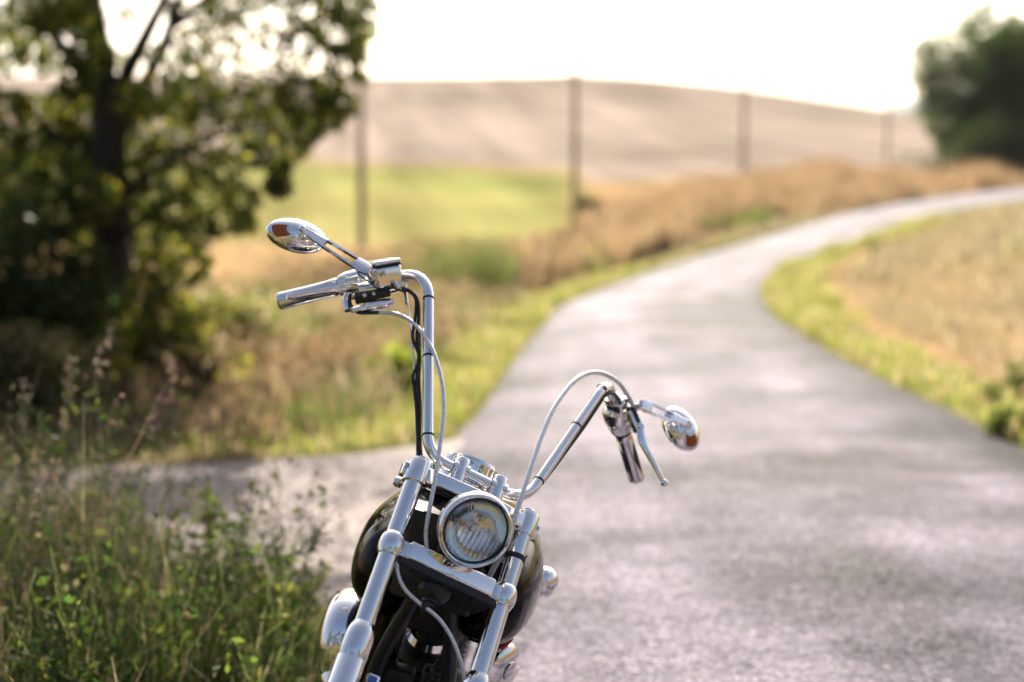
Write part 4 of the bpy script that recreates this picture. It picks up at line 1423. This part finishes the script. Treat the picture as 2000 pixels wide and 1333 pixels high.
sub(MB().lathe([(.0045, 0), (.005, .002), (.005, .007), (.003, .009), (0, .0095)], KR - e * .060 + n_ * .033 + v * .014, n_, 14), "turn_button", "satin_steel", hs_)
sp(MB().lathe([(0.0120, -.008), (0.0205, -.008), (0.0215, -.006), (0.0215, .006), (0.0205, .008), (0.0120, .008)], KR - e * .104, e, 30), "bar_clamp", "chrome")
perch = sp(MB().rbox(KR - e * .088 + n_ * .010, (e, v, n_), (.016, .022, .024), .008, 3), "clutch_perch", "chrome")
P0, P1, P2, P3, P4 = S(1236, 806, .135), S(1250, 838, .135), S(1257, 868, .135), S(1279, 908, .140), S(1296, 941, .150)
d0 = (P1 - P0) / np.linalg.norm(P1 - P0)
wd0 = np.cross(d0, YA); wd0 /= np.linalg.norm(wd0)
dp0 = np.cross(wd0, d0)
sub(MB().rbox((P0 + P1) / 2 + YA * .006, (d0, wd0, dp0), (.028, .0125, .011), .005, 3), "lever_bracket", "chrome", perch)
sub(MB().rbox(P0 * .8 + P1 * .2 - YA * .002, (d0, wd0, dp0), (.020, .0035, .008), .002, 2), "bracket_slot", "dark_metal", perch)
sub(MB().lathe([(0, -.016), (.007, -.016), (.008, -.013), (.008, .013), (.007, .016), (0, .016)], P1 - d0 * .004 + YA * .006, dp0, 20), "pivot_bolt", "chrome", perch)
lev = sp(MB().loft(ell_loft(catmull([P1, P2, P3, P4], 6), np.interp(np.linspace(0, 1, 19), [0, .25, .4, .8, 1], [.011, .013, .0095, .0085, .0055]), np.interp(np.linspace(0, 1, 19), [0, .3, 1], [.006, .0055, .0045]), wd0, dp0)), "clutch_lever", "chrome")
sub(MB().lathe([(0, -.0095)] + [(.0095 * math.sin(a), -.0095 * math.cos(a)) for a in np.linspace(.3, 2.84, 9)] + [(0, .0095)], P4 + (P4 - P3) / np.linalg.norm(P4 - P3) * .004, d0, 22), "lever_ball", "chrome", lev)

# left of the picture: throttle housing, master cylinder, brake lever
e, v, n_ = hand(KL, GL)
th_ = sp(MB().lathe([(0.0118, -.010), (0.0225, -.010), (0.0275, -.002), (0.0300, .010), (0.0300, .036), (0.0275, .050), (0.0235, .058), (0.0128, .060)], KL - e * .064, e, 32, (v, 1.0)), "throttle_housing", "chrome")
sub(MB().rbox(KL - e * .040 + n_ * .0265 + v * .006, (e, v, n_), (.016, .010, .005), .003, 2), "housing_plate", "chrome", th_)
sub(MB().rbox(KL - e * .052 - v * .027 + n_ * .008, (e, v, n_), (.034, .009, .012), .004, 2), "switch_block", "dark_metal", th_)
for a in (-.02, 0.004, .022):
    sub(MB().lathe([(.005, 0), (.005, .003), (.0035, .0045), (0, .005)], KL - e * (.052 + a) - v * .026 + n_ * .020, n_, 12), "switch_button", "satin_steel", th_)
sub(MB().rbox(S(728, 578, .112), (-e, v, n_), (.040, .0105, .010), .004, 2), "switch_base", "dark_metal", th_)
for (qx, qy, rr) in ((712, 577, .0050), (730, 574, .0042), (748, 572, .0055)):
    sub(MB().lathe([(rr, 0), (rr, .004), (rr * .7, .0055), (0, .006)], S(qx, qy, .099), n_, 14), "switch_button", "satin_steel", th_)
sp(MB().tube(catmull([S(697, 530, .09), S(706, 541, .08), S(722, 552, .075), S(734, 562, .085), S(752, 566, .09), S(772, 558, .085), S(788, 550, .10)], 6), .0016, 8), "switch_wire", "rubber")
sp(MB().tube(catmull([S(748, 571, .09), S(764, 563, .082), S(778, 566, .08), S(792, 572, .09)], 6), .0022, 8), "switch_wire", "rubber")
sp(MB().lathe([(0, -.009), (.0055, -.009), (.0055, .009), (0, .009)], S(774, 557, .078), np.array([.8, .1, -.5]), 6), "adjuster_nut", "chrome")
mcw = S(751, 535, .098)
xa = S(790, 527, .098) - S(714, 540, .098); xa /= np.linalg.norm(xa)
ua = UPW - xa * (UPW @ xa); ua /= np.linalg.norm(ua)
na_ = np.cross(xa, ua)
mc = sp(MB().rbox(mcw - ua * .006, (xa, na_, ua), (.0325, .027, .0245), .0085, 4), "brake_reservoir", "chrome")
sub(MB().rbox(mcw + ua * .0198, (xa, na_, ua), (.0318, .0264, .0024), .0018, 2), "gasket", "rubber", mc)
sub(MB().rbox(mcw + ua * .0268, (xa, na_, ua), (.0322, .0268, .0052), .0045, 4), "reservoir_lid", "chrome", mc)
for a in (-1, 1):
    for c in (-1, 1):
        sub(MB().lathe([(.0028, 0), (.0028, .0015), (0, .0018)], mcw + ua * .031 + xa * a * .024 + na_ * c * .018, ua, 10), "lid_screw", "satin_steel", mc)
cyl0, cyl1 = S(700, 567, .130), S(783, 556, .095)
sub(MB().tube([cyl0, cyl0 * .7 + cyl1 * .3, cyl1 * .85 + cyl0 * .15, cyl1], [.014, .0175, .0175, .013], 24), "brake_cylinder", "chrome", mc)
bk = sp(MB().loft(ell_loft(catmull([S(775, 562, .150), S(730, 566, .150), S(672, 563, .135), S(612, 571, .150), S(560, 580, .165)], 6),
        np.interp(np.linspace(0, 1, 25), [0, .3, .6, .9, 1], [.010, .013, .009, .0085, .0055]), np.interp(np.linspace(0, 1, 25), [0, .3, 1], [.006, .0055, .0045]), ua, -YA)), "brake_lever", "chrome")
low_arm = sp(MB().tube(catmull([S(683, 570, .150), S(676, 590, .145), S(680, 607, .14)], 5), [.009, .010, .010, .010, .010, .010, .010, .0095, .009, .009, .008], 14), "lever_mount", "chrome")
sp(MB().tube([S(686, 607, .115), S(700, 603, .115), S(712, 602, .115), S(714, 600, .115), S(752, 593, .11), S(766, 590, .11)], [.006, .0075, .0075, .0105, .0115, .0095], 18), "brake_light_switch", "chrome")
sp(MB().tube(catmull([S(684, 576, .135), S(684, 594, .13), S(698, 610, .12), S(740, 611, .11)], 6), .0042, 10), "hose_end", "dark_metal")

# --- mirrors
def mirror(cpx, maj_px, min_px, y, amber_dir, base, grip_pt, glassy, nm):
    C0 = S(*cpx, y)
    a = S(cpx[0] + maj_px[0], cpx[1] + maj_px[1], y) - C0
    b_ = S(cpx[0] + min_px[0], cpx[1] + min_px[1], y) - C0
    f = -YA
    n1, n2 = 48, 12
    dome = 0.027
    V, F = [], []
    prof = [(0.0, dome), (.25, dome * .965), (.45, dome * .875), (.62, dome * .74), (.76, dome * .57), (.87, dome * .39), (.95, dome * .2), (.99, dome * .05), (1.0, -.004), (.985, -.010), (.94, -.0115)]
    mb = MB()
    idx = []
    for r, h in prof:
        if r == 0:
            idx.append([len(V)]); V.append(C0 + f * h)
        else:
            idx.append(list(range(len(V), len(V) + n1)))
            for k in range(n1):
                t = 2 * math.pi * k / n1
                V.append(C0 + f * h + r * (a * math.cos(t) + b_ * math.sin(t)))
    for p_, q_ in zip(idx, idx[1:]):
        for k in range(n1):
            k2 = (k + 1) % n1
            F.append((p_[0], q_[k], q_[k2]) if len(p_) == 1 else (p_[k], q_[k], q_[k2], p_[k2]))
    mir = sp(mb.add(V, F), "mirror", "chrome")
    V = [C0 - f * .0105 + .945 * (a * math.cos(2 * math.pi * k / n1) + b_ * math.sin(2 * math.pi * k / n1)) for k in range(n1)]
    sub(MB().add(V, [tuple(range(n1))]), "mirror_glass", "mirror_glass", mir)
    # amber reflector set into the outer end of the shell
    V, F = [], []
    na, nb = 12, 8
    pr_r, pr_h = [p_[0] for p_ in prof[:9]], [p_[1] for p_ in prof[:9]]
    for j in range(nb + 1):
        r = .46 + .42 * j / nb
        for i in range(na + 1):
            t = amber_dir + (2 * i / na - 1) * (0.62 if j < nb else .55) * (1.05 - .35 * j / nb)
            V.append(C0 + f * (float(np.interp(r, pr_r, pr_h)) + .0012) + r * (a * math.cos(t) + b_ * math.sin(t)))
    for j in range(nb):
        for i in range(na):
            q = j * (na + 1) + i
            F.append((q, q + na + 1, q + na + 2, q + 1))
    am = sub(MB().add(V, F), "reflector", "amber", mir)
    am["label"] = "amber reflector set in the mirror's outer end"
    # chrome seat ring round the pivot and a curved groove beside it
    piv = C0 + f * (dome * .98) - a * .04 * math.cos(amber_dir)
    sub(MB().lathe([(.013, -.006), (.0125, .002), (.0095, .004), (.0085, .001), (0, .001)], piv, f, 24), "pivot_seat", "chrome", mir)
    V = []
    cr_ = []
    for k in range(9):
        t = amber_dir + (k / 8 - .5) * 1.5
        r = .38
        cr_.append(C0 + f * (float(np.interp(r, pr_r, pr_h)) + .0006) + r * (a * math.cos(t) + b_ * math.sin(t)))
    sub(MB().tube(cr_, .0013, 8), "shell_rib", "satin_steel", mir)
    # slotted arm
    p0 = piv + f * .006
    p1 = base
    d = p1 - p0; L = np.linalg.norm(d); d = d / L
    wv = np.cross(d, YA); wv /= np.linalg.norm(wv)
    tv = np.cross(wv, d)
    mb = MB()
    def W(t): return float(np.interp(t, [0, .12, .32, .8, .93, 1], [.008, .009, .0125, .0150, .0165, .013]))
    # two rails with a slot between, solid ends
    rail = np.linspace(.34, .80, 8)
    for sg in (-1, 1):
        rings = []
        for t in rail:
            w = W(t); slot = w - .0052
            c = p0 + d * L * t
            rings.append([c + wv * sg * slot + tv * .004, c + wv * sg * w + tv * .0036, c + wv * sg * w - tv * .0036, c + wv * sg * slot - tv * .004])
        mb.loft(rings)
    for ts in ([0, .06, .14, .24, .33, .345], [.795, .81, .86, .92, .97, 1.0]):
        rings = []
        for t in ts:
            w = W(t); c = p0 + d * L * t
            rings.append([c + wv * w + tv * .003, c + wv * w * .8 + tv * .0045, c - wv * w * .8 + tv * .0045, c - wv * w + tv * .003, c - wv * w - tv * .003, c - wv * w * .8 - tv * .0045, c + wv * w * .8 - tv * .0045, c + wv * w - tv * .003])
        mb.loft(rings)
    arm = sp(mb, "mirror_arm", "chrome", sharp=30)
    sub(MB().lathe([(0, 0), (.007, 0), (.007, .004), (.004, .006), (0, .0065)], p0 + tv * (.003 if tv @ f > 0 else -.003), f, 16), "pivot_nut", "chrome", arm)
    sub(MB().tube([p1 - d * .004, p1 * .6 + grip_pt * .4, grip_pt], [.0105, .0095, .0085], 18), "mirror_stem", "chrome", arm)


mirror((580, 460), (58, 15), (-6, 30), .196, math.pi - .30, S(720, 529, .075), S(732, 556, .11), True, "L")
mirror((1331, 837), (26, 41), (-24, 15), .196, 0.25, S(1252, 790, .118), S(1232, 803, .17), True, "R")

# --- gauge can behind the risers
gz = sp(MB().lathe([(0, .182), (.058, .182), (.0625, .188), (.0635, .196), (.0638, .238), (.0652, .240), (.0658, .246), (.0640, .2515), (.0590, .2535), (.0580, .2505), (0, .2505)], (.002, .084, .014), ZA, 64), "speedometer", "chrome")
sub(MB().lathe([(.0580, .2508), (.042, .2560), (.020, .2585), (0, .2592)], (.002, .084, .014), ZA, 48), "gauge_glass", "mirror_glass", gz)
# indicator lamp with a green lens and its bracket
gl_ = sp(MB().lathe([(0.0, -.010), (.0075, -.010), (.0082, -.006), (.0082, .004), (.006, .004)], S(841, 914, .02), np.array([.5, -.75, .3]), 18), "indicator_lamp", "rubber")
sub(MB().lathe([(.0068, .004), (.0062, .008), (.004, .0105), (0, .0115)], S(841, 914, .02), np.array([.5, -.75, .3]), 18), "indicator_lens", "green_glass", gl_)
sp(MB().tube(catmull([S(818, 918, .03), S(838, 908, .035), S(860, 903, .03), S(880, 913, .02)], 5), .0065, 12), "lamp_stalk", "chrome")

# --- cables and hoses (front assembly)
def cable(name, pts, r, mat, n=10): return sp(MB().tube(catmull(pts, 8), r, n), name, mat)
cable("brake_hose", [S(740, 611, .11), S(775, 614, .09), S(810, 634, .06), S(843, 680, .02), S(862, 740, -.01), S(867, 800, -.03), S(860, 865, -.045), S(849, 940, -.05), S(838, 1000, -.04), S(832, 1040, -.025), S(834, 1078, -.012)], .0045, "cable_sleeve")
tc_ = cable("throttle_cable", [S(790, 544, .12), S(793, 570, .11), S(797, 600, .10), S(803, 650, .07), S(808, 705, .05), S(811, 760, .045), S(813, 830, .04), S(815, 900, .05)], .0024, "cable_sleeve")
sub(MB().tube([S(788, 541, .115), S(790, 552, .113), S(794, 594, .10)], [.0038, .0042, .0034], 10), "cable_ferrule", "satin_steel", tc_)
sub(MB().lathe([(0, -.010), (.0062, -.010), (.0062, .010), (0, .010)], S(791, 546, .115), np.array([1, -.3, 0]), 6), "banjo_bolt", "chrome", tc_)
cable("clutch_cable", [S(1238, 797, .14), S(1228, 776, .135), S(1205, 745, .115), S(1166, 728, .085), S(1125, 742, .06), S(1085, 792, .03), S(1058, 852, .005), S(1035, 920, -.02), S(1014, 985, -.035), S(1003, 1020, -.03), S(993, 1060, .0), S(965, 1110, .03), S(948, 1145, .05)], .0056, "cable_sleeve", 12)
for dx, r, k in ((2, .0042, 0), (-5, .0036, 1), (6, .0032, 2)):
    cable("wiring_loom", [S(768 + dx, 562, .11), S(796 + dx * .5, 567, .09), S(814 + dx * .4, 585, .07), S(816 + dx * .8 - 2 * k, 625 + 2 * k, .062), S(812 + dx * 1.2, 660, .058), S(819 + dx * .2, 697, .05), S(812 + dx * 1.1, 735, .046), S(811 + dx * .7 + 2 * k, 762, .042), S(817 + dx * .7, 800, .036), S(818 + dx * .4, 850, .03), S(820 + dx * .5, 890, .035), S(824 + dx, 925, .05)], r, "rubber", 8)
for dx, r in ((0, .0045), (5, .0038)):
    cable("wiring_loom", [S(1216 + dx * .3, 800, .16), S(1206, 776, .12), S(1194 + dx * .4, 768, .085), S(1183, 771 + dx * .4, .07), S(1172 + dx * .3, 785, .068), S(1135 + dx * .3, 840, .055), S(1078, 918, .04), S(1050, 951, .03), S(1020, 972, .03), S(990, 962, .04)], r, "rubber", 8)
sp(MB().tube([S(1160, 794, .06), S(1163, 799, .06), S(1164, 803, .06)], [.0016, .0018, .002], 6), "cable_tie_end", "rubber")
# hose from the lower yoke down to the wheel
cable("wheel_hose", [S(775, 1090, -.005), S(777, 1120, -.01), S(790, 1150, -.015), S(815, 1175, -.015), S(833, 1188, -.02), S(858, 1210, -.02), S(880, 1242, -.015), S(896, 1280, -.01), S(906, 1320, 0), S(910, 1380, .01)], .0040, "cable_sleeve")
sp(MB().rbox(S(830, 1186, -.018), (np.array([.6, .5, -.6]) / .985, np.array([.77, -.2, .6]) / .996, YA), (.010, .007, .007), .002, 2), "hose_union", "dark_metal")

# --- front wheel and mudguard (below the frame of the photograph)
AX = np.array([0, 0.0, -0.65])
Rw = 0.345
prof = [(Rw - .085, -.020), (Rw - .07, -.034), (Rw - .04, -.042), (Rw - .015, -.036), (Rw - .004, -.020), (Rw, 0), (Rw - .004, .020), (Rw - .015, .036), (Rw - .04, .042), (Rw - .07, .034), (Rw - .085, .020), (Rw - .085, -.020)]
whl = sp(MB().lathe(prof, AX, XA, 64), "front_wheel", "tyre_rubber")
sub(MB().lathe([(Rw - .088, -.022), (Rw - .080, -.024), (Rw - .092, -.016), (Rw - .100, 0), (Rw - .092, .016), (Rw - .080, .024), (Rw - .088, .022), (Rw - .104, 0), (Rw - .088, -.022)], AX, XA, 64), "rim", "chrome", whl)
sub(MB().lathe([(0, -.075), (.014, -.075), (.014, -.05), (.045, -.045), (.045, -.035), (.024, -.025), (.024, .025), (.045, .035), (.045, .045), (.014, .05), (.014, .075), (0, .075)], AX, XA, 28), "hub", "chrome", whl)
for k in range(24):
    a = 2 * math.pi * k / 24
    sd = -1 if k % 2 else 1
    p0 = AX + XA * sd * .04 + .044 * (math.cos(a + .5 * sd) * YA + math.sin(a + .5 * sd) * ZA)
    p1 = AX + (Rw - .098) * (math.cos(a) * YA + math.sin(a) * ZA)
    sub(MB().tube([p0, p1], .0022, 6), "spoke", "chrome", whl)
V, F = [], []
nf_, nw = 40, 12
for i in range(nf_ + 1):
    a = R_(20 + 150 * i / nf_)
    for j in range(nw + 1):
        t = 2 * j / nw - 1
        r = .378 - .055 * abs(t) ** 2.6
        V.append(AX + XA * t * .070 + r * (math.cos(a) * YA + math.sin(a) * ZA))
for i in range(nf_):
    for j in range(nw):
        q = i * (nw + 1) + j
        F.append((q, q + 1, q + nw + 2, q + nw + 1))
fen = sp(MB().add(V, F), "front_mudguard", "black_paint")
md = fen.modifiers.new("thickness", 'SOLIDIFY'); md.thickness = .003
sub(MB().tube([AX + (.3795) * (math.cos(a) * YA + math.sin(a) * ZA) for a in np.linspace(R_(70), R_(165), 24)], .006, 10), "mudguard_trim", "chrome", fen)
for s_ in (-1, 1):
    sub(MB().rbox(AX + XA * s_ * .082 + ZA * .30, np.eye(3), (.010, .05, .04), .006, 2), "mudguard_bracket", "chrome", fen)
cr_ = sp(MB().rbox(S(727, 1329, -.012), np.eye(3), (.012, .010, .010), .004, 2), "brake_bracket", "chrome")
sub(MB().rbox(S(727, 1329, -.024), np.eye(3), (.009, .002, .008), .001, 1), "badge", "blue_enamel", cr_)

# ============================== frame, tank and engine
AB, BB, WB = np.eye(3)
def supr(c, hw, hh, n=40, p=2.5, flat=0.0):
    ring = []
    for k in range(n):
        t = 2 * math.pi * k / n
        x = math.copysign(abs(math.cos(t)) ** (2 / p), math.cos(t)) * hw
        z = math.copysign(abs(math.sin(t)) ** (2 / p), math.sin(t)) * hh
        ring.append(np.array(c) + AB * x + WB * z)
    return ring
CA = 0.001
# two rounded tank halves with the frame and a dark console between them
sec = [(.070, .016, -.045, .020), (.074, .036, -.046, .045), (.088, .058, -.048, .072), (.11, .075, -.050, .093), (.15, .090, -.053, .109), (.20, .099, -.055, .118), (.26, .105, -.056, .1235), (.33, .107, -.054, .125), (.42, .104, -.049, .120), (.52, .094, -.044, .108), (.62, .076, -.038, .090), (.70, .056, -.033, .068), (.75, .036, -.03, .045), (.775, .016, -.028, .02)]
pos = np.linspace(0, 1, len(sec))
for sd in (-1, 1):
    rings = []
    for t in np.linspace(0, 1, 44):
        b_, hw, wc, hh = [float(np.interp(t, pos, [q[k] for q in sec])) for k in range(4)]
        off = .108 * float(np.interp(b_, [.07, .3, .6, .78], [.98, 1.0, .85, .45]))
        ring = supr((CA + sd * off, b_, wc), hw, hh, 40, 2.25)
        # the outer flank carries its fullest part a little low, the crown slopes inwards
        ring = [p + AB * sd * .005 * (-(p[2] - wc) / max(hh, 1e-3)) for p in ring]
        rings.append(ring)
    tank = bp(MB().loft(rings), "fuel_tank", "black_paint", sharp=None)
    if sd < 0:
        sub(MB().lathe([(.028, 0), (.030, .004), (.030, .012), (.026, .017), (0, .019)], (CA - .105, .36, .066), WB, 28), "fuel_cap", "chrome", tank)
bp(MB().rbox((-.005, .050, .015), np.eye(3), (.088, .010, .095), .008, 3), "frame_gusset", "dark_metal")
bp(MB().rbox((CA, .42, -.085), np.eye(3), (.085, .31, .085), .03, 3), "tank_console", "dark_metal")
# the two cups seen above the tank's front shoulder
sub(MB().lathe([(0, -.008), (.011, -.008), (.012, -.005), (.012, .006), (.009, .008), (0, .008)], Bd(779, 942, .20), AB * .9 + BB * -.3, 20), "tank_bolt", "chrome", tank)
neck = bp(MB().tube([(0, .02, -.05), (0, .02 + .586 * .25, -.05 + .81 * .25)], .030, 24), "steering_head", "black_paint")
# frame tubes
frm = bp(MB().tube(fillet([(-.028, .05, -.03), (-.075, .10, -.22), (-.11, .20, -.58), (-.12, .9, -.62), (-.12, 1.25, -.50)], [.06, .1, .08, .08]), .017, 16), "frame_tube", "dark_metal")
bp(MB().tube(fillet([(.028, .05, -.03), (.075, .10, -.22), (.11, .20, -.58), (.12, .9, -.62), (.12, 1.25, -.50)], [.06, .1, .08, .08]), .017, 16), "frame_tube", "dark_metal")
bp(MB().tube([(0, .10, -.0), (0, .75, -.12), (0, .95, -.30)], .022, 16), "backbone", "black_paint")
for s_ in (-1, 1):
    bp(MB().tube(fillet([(s_ * .09, .85, -.18), (s_ * .13, 1.1, -.30), (s_ * .13, 1.35, -.505)], [.08]), .015, 14), "rear_strut", "black_paint")
    bp(MB().lathe([(.020, -.16), (.024, -.16), (.024, .05), (.017, .06), (.017, .15)], (s_ * .12, 1.12, -.42), BB * .6 + WB * .35, 16), "rear_shock", "chrome")
# radiator-like regulator, coil and dark boxes seen between the fork legs
reg = bp(MB().rbox((-.01, .155, -.42), np.eye(3), (.055, .018, .06), .005, 2), "regulator", "dark_metal")
for k in range(8):
    sub(MB().rbox((-.056 + k * .0131, .134, -.42), np.eye(3), (.0018, .006, .050), .0006, 1), "cooling_fin", "dark_metal", reg)
bp(MB().rbox((-.04, .17, -.30), np.eye(3), (.04, .03, .03), .006, 2), "ignition_coil", "dark_metal")
bp(MB().rbox((.045, .18, -.29), np.eye(3), (.03, .03, .035), .006, 2), "horn_box", "dark_metal")
# engine: crankcase, two finned cylinders in a vee
eng = bp(MB().lathe([(0, -.13), (.11, -.13), (.13, -.11), (.135, 0), (.13, .11), (.11, .13), (0, .13)], (0, .52, -.50), AB, 40), "crankcase", "dark_metal")
for (dirb, b0) in ((-.38, .45), (.38, .60)):
    d = np.array([0, dirb, 1.0]); d /= np.linalg.norm(d)
    prof = [(0, .05)]
    for k in range(11):
        h = .07 + k * .0135
        prof += [(.058, h), (.082, h + .001), (.082, h + .0045), (.058, h + .0055)]
    prof += [(.07, .222), (.07, .25), (.05, .265), (0, .265)]
    cy = bp(MB().lathe(prof, (0, b0, -.50), d, 28), "cylinder", "dark_metal")
    sub(MB().lathe([(.052, .262), (.056, .268), (.05, .285), (.02, .295), (0, .296)], (0, b0, -.50), d, 28), "rocker_cover", "chrome", cy)
# air cleaner with its dome, on the far (picture-left) side
acc = np.array([-.165, .45, -.345])
ac = bp(MB().lathe([(.03, -.03), (.100, -.02), (.112, .000), (.1175, .024), (.1175, .050), (.113, .068), (.101, .084), (.080, .095), (.050, .100), (0, .102)], acc, -AB - BB * .12, 56), "air_cleaner", "chrome")
sub(MB().lathe([(.1176, .030), (.1182, .031), (.1182, .034), (.1176, .035)], acc, -AB - BB * .12, 56), "cover_seam", "dark_metal", ac)
sub(MB().tube([acc - AB * .055 + WB * .088 + BB * -.045, acc - AB * .070 + WB * .080 + BB * -.045], .004, 10), "cover_screw", "satin_steel", ac)
tm = bp(MB().lathe([(.02, -.03), (.046, -.02), (.048, .0), (.044, .012), (.030, .020), (0, .022)], Bd(632, 1330, .36) + AB * .012, -AB * .8 - BB * .6, 36), "cam_cover", "chrome")
for k in range(5):
    a = 2 * math.pi * k / 5
    sub(MB().lathe([(.004, 0), (.004, .004), (0, .005)], Bd(632, 1330, .36) + AB * .012 + (-AB * .8 - BB * .6) * .010 + .037 * (math.cos(a) * WB + math.sin(a) * (BB * .8 - AB * .6)), -AB * .8 - BB * .6, 8), "cover_screw", "satin_steel", tm)
# horn with its chrome bowl on the picture-right side
hc = Bd(1077, 1141, .48)
hn = bp(MB().lathe([(.012, -.06), (.030, -.03), (.036, -.012), (.037, 0), (.034, .012), (.026, .021), (.014, .026), (0, .0275)], hc - AB * .016, AB * .75 - BB * .55 + WB * .2, 40), "horn_cover", "chrome")
bp(MB().tube([hc - AB * .05, (.05, .5, -.16)], .009, 10), "horn_stay", "dark_metal")
# primary case and chrome caps low on the right
pcs = Bd(978, 1302, .40)
pr2 = bp(MB().lathe([(.02, -.05), (.058, -.04), (.062, -.01), (.058, .012), (.044, .024), (0, .028)], pcs, AB * .85 - BB * .5, 36), "engine_cover", "chrome")
sub(MB().lathe([(.024, .026), (.024, .031), (.018, .034), (0, .035)], pcs, AB * .85 - BB * .5, 24), "cover_cap", "chrome", pr2)
bp(MB().rbox((.165, .75, -.50), np.eye(3), (.045, .27, .085), .04, 4), "primary_case", "chrome")
# red ignition leads with a brass end
rl = bp(MB().tube(catmull([Bd(1001, 1222, .42), Bd(1001, 1240, .40), Bd(993, 1255, .385), Bd(979, 1266, .37)], 6), .0058, 12), "ignition_lead", "red_hose")
sub(MB().lathe([(.005, 0), (.0065, .002), (.0065, .009), (.005, .011), (0, .011)], Bd(977, 1267, .369), np.array([-.5, -.3, -.8]), 12), "lead_end", "brass", rl)
rl = bp(MB().tube(catmull([Bd(945, 1222, .30), Bd(930, 1230, .28), Bd(908, 1246, .26)], 6), .0045, 10), "ignition_lead", "red_hose")
bp(MB().tube(catmull([Bd(936, 1178, .12), Bd(922, 1205, .14), Bd(905, 1228, .16)], 4), .0075, 10), "conduit", "rubber")
# ribbed hose behind the right leg
pp = catmull([Bd(900, 1228, .17), Bd(880, 1265, .16), Bd(855, 1310, .15), Bd(835, 1360, .15)], 10)
bp(MB().tube(pp, [.012 + .003 * (i % 2) for i in range(len(pp))], 14), "ribbed_hose", "rubber")
bp(MB().tube(catmull([Bd(800, 1150, .10), Bd(775, 1200, .12), Bd(748, 1262, .14), Bd(720, 1330, .15)], 6), .006, 10), "conduit", "dark_metal")
mlug = bp(MB().rbox((-.105, .21, -.275), np.eye(3), (.058, .014, .105), .012, 3), "side_plate", "black_paint")
sub(MB().lathe([(.006, 0), (.012, 0), (.012, .006), (.007, .008), (.006, .003), (0, .003)], (-.115, .195, -.25), -BB, 16), "plate_bolt", "dark_metal", mlug)
# exhaust pipes on the picture-left side
for k, (b0, dz) in enumerate(((.40, 0), (.62, .05))):
    bp(MB().tube(fillet([(-.05, b0, -.33), (-.14, b0 - .05, -.38), (-.17, b0, -.60 + dz), (-.17, 1.5, -.56 + dz)], [.05, .09, .12]), .024, 20), "exhaust_pipe", "chrome")
# seat, rear mudguard, rear wheel, stand
rings = []
for b_, hw, wc, hh in [(.60, .05, -.11, .02), (.66, .11, -.125, .035), (.78, .15, -.165, .045), (.92, .17, -.19, .05), (1.05, .16, -.175, .055), (1.12, .13, -.14, .05), (1.20, .10, -.12, .035), (1.38, .09, -.115, .03), (1.46, .05, -.12, .02)]:
    rings.append(supr((0, b_, wc), hw, hh, 28, 2.6))
bp(MB().loft(rings), "seat", "leather", sharp=None)
RX = np.array([0, 1.35, -.505]); Rr_ = .32
prof = [(Rr_ - .10, -.035), (Rr_ - .08, -.056), (Rr_ - .04, -.065), (Rr_ - .012, -.052), (Rr_, 0), (Rr_ - .012, .052), (Rr_ - .04, .065), (Rr_ - .08, .056), (Rr_ - .10, .035), (Rr_ - .10, -.035)]
rw = bp(MB().lathe(prof, RX, AB, 60), "rear_wheel", "tyre_rubber")
sub(MB().lathe([(0, -.07), (.03, -.07), (.05, -.04), (Rr_ - .12, -.02), (Rr_ - .095, -.038), (Rr_ - .105, 0), (Rr_ - .095, .038), (Rr_ - .12, .02), (.05, .04), (.03, .07), (0, .07)], RX, AB, 48), "rim", "chrome", rw)
V, F = [], []
for i in range(nf_ + 1):
    a = R_(-8 + 155 * i / nf_)
    for j in range(nw + 1):
        t = 2 * j / nw - 1
        r = .365 - .07 * abs(t) ** 2.8
        V.append(RX + AB * t * .095 + r * (math.cos(a) * BB + math.sin(a) * WB))
for i in range(nf_):
    for j in range(nw):
        q = i * (nw + 1) + j
        F.append((q, q + 1, q + nw + 2, q + nw + 1))
rf_ = bp(MB().add(V, F), "rear_mudguard", "black_paint")
md = rf_.modifiers.new("thickness", 'SOLIDIFY'); md.thickness = .003
sub(MB().lathe([(0, -.02), (.045, -.02), (.045, .01), (.03, .02), (0, .022)], RX + .372 * (math.cos(R_(25)) * BB + math.sin(R_(25)) * WB), math.cos(R_(25)) * BB + math.sin(R_(25)) * WB, 24), "tail_lamp", "red_hose", rf_)
# side stand: from the frame down to the asphalt on the leaning side
foot_w = RB @ np.array([.30, .70, -.62]) + TB
foot_w[2] = 0.055
foot = RB.T @ (foot_w - TB)
std = bp(MB().tube([(.12, .62, -.60), foot], .011, 12), "side_stand", "chrome")
sub(MB().lathe([(0, -.003), (.022, -.003), (.022, .004), (0, .006)], foot, RB.T @ np.array([0, 0, 1.0]), 18), "stand_foot", "dark_metal", std)

# ------------------------------------------------------------------ haze in the valley air
bm = bmesh.new()
bmesh.ops.create_cube(bm, size=1.0)
for v in bm.verts:
    v.co = Vector((v.co.x * 9600, v.co.y * 9600, -29 + (v.co.z + 0.5) * 415))
me = bpy.data.meshes.new("haze")
bm.to_mesh(me); bm.free()
hz = bpy.data.objects.new("haze", me)
col.objects.link(hz)
m = bpy.data.materials.new("haze_air")
m.use_nodes = True
n, l = m.node_tree.nodes, m.node_tree.links
n.remove(n["Principled BSDF"])
pv = n.new("ShaderNodeVolumePrincipled")
pv.inputs["Color"].default_value = (0.93, 0.95, 1.0, 1)
pv.inputs["Density"].default_value = 0.00005
pv.inputs["Anisotropy"].default_value = 0.3
l.new(pv.outputs[0], n["Material Output"].inputs["Volume"])
me.materials.append(m)
tag(hz, kind="stuff")
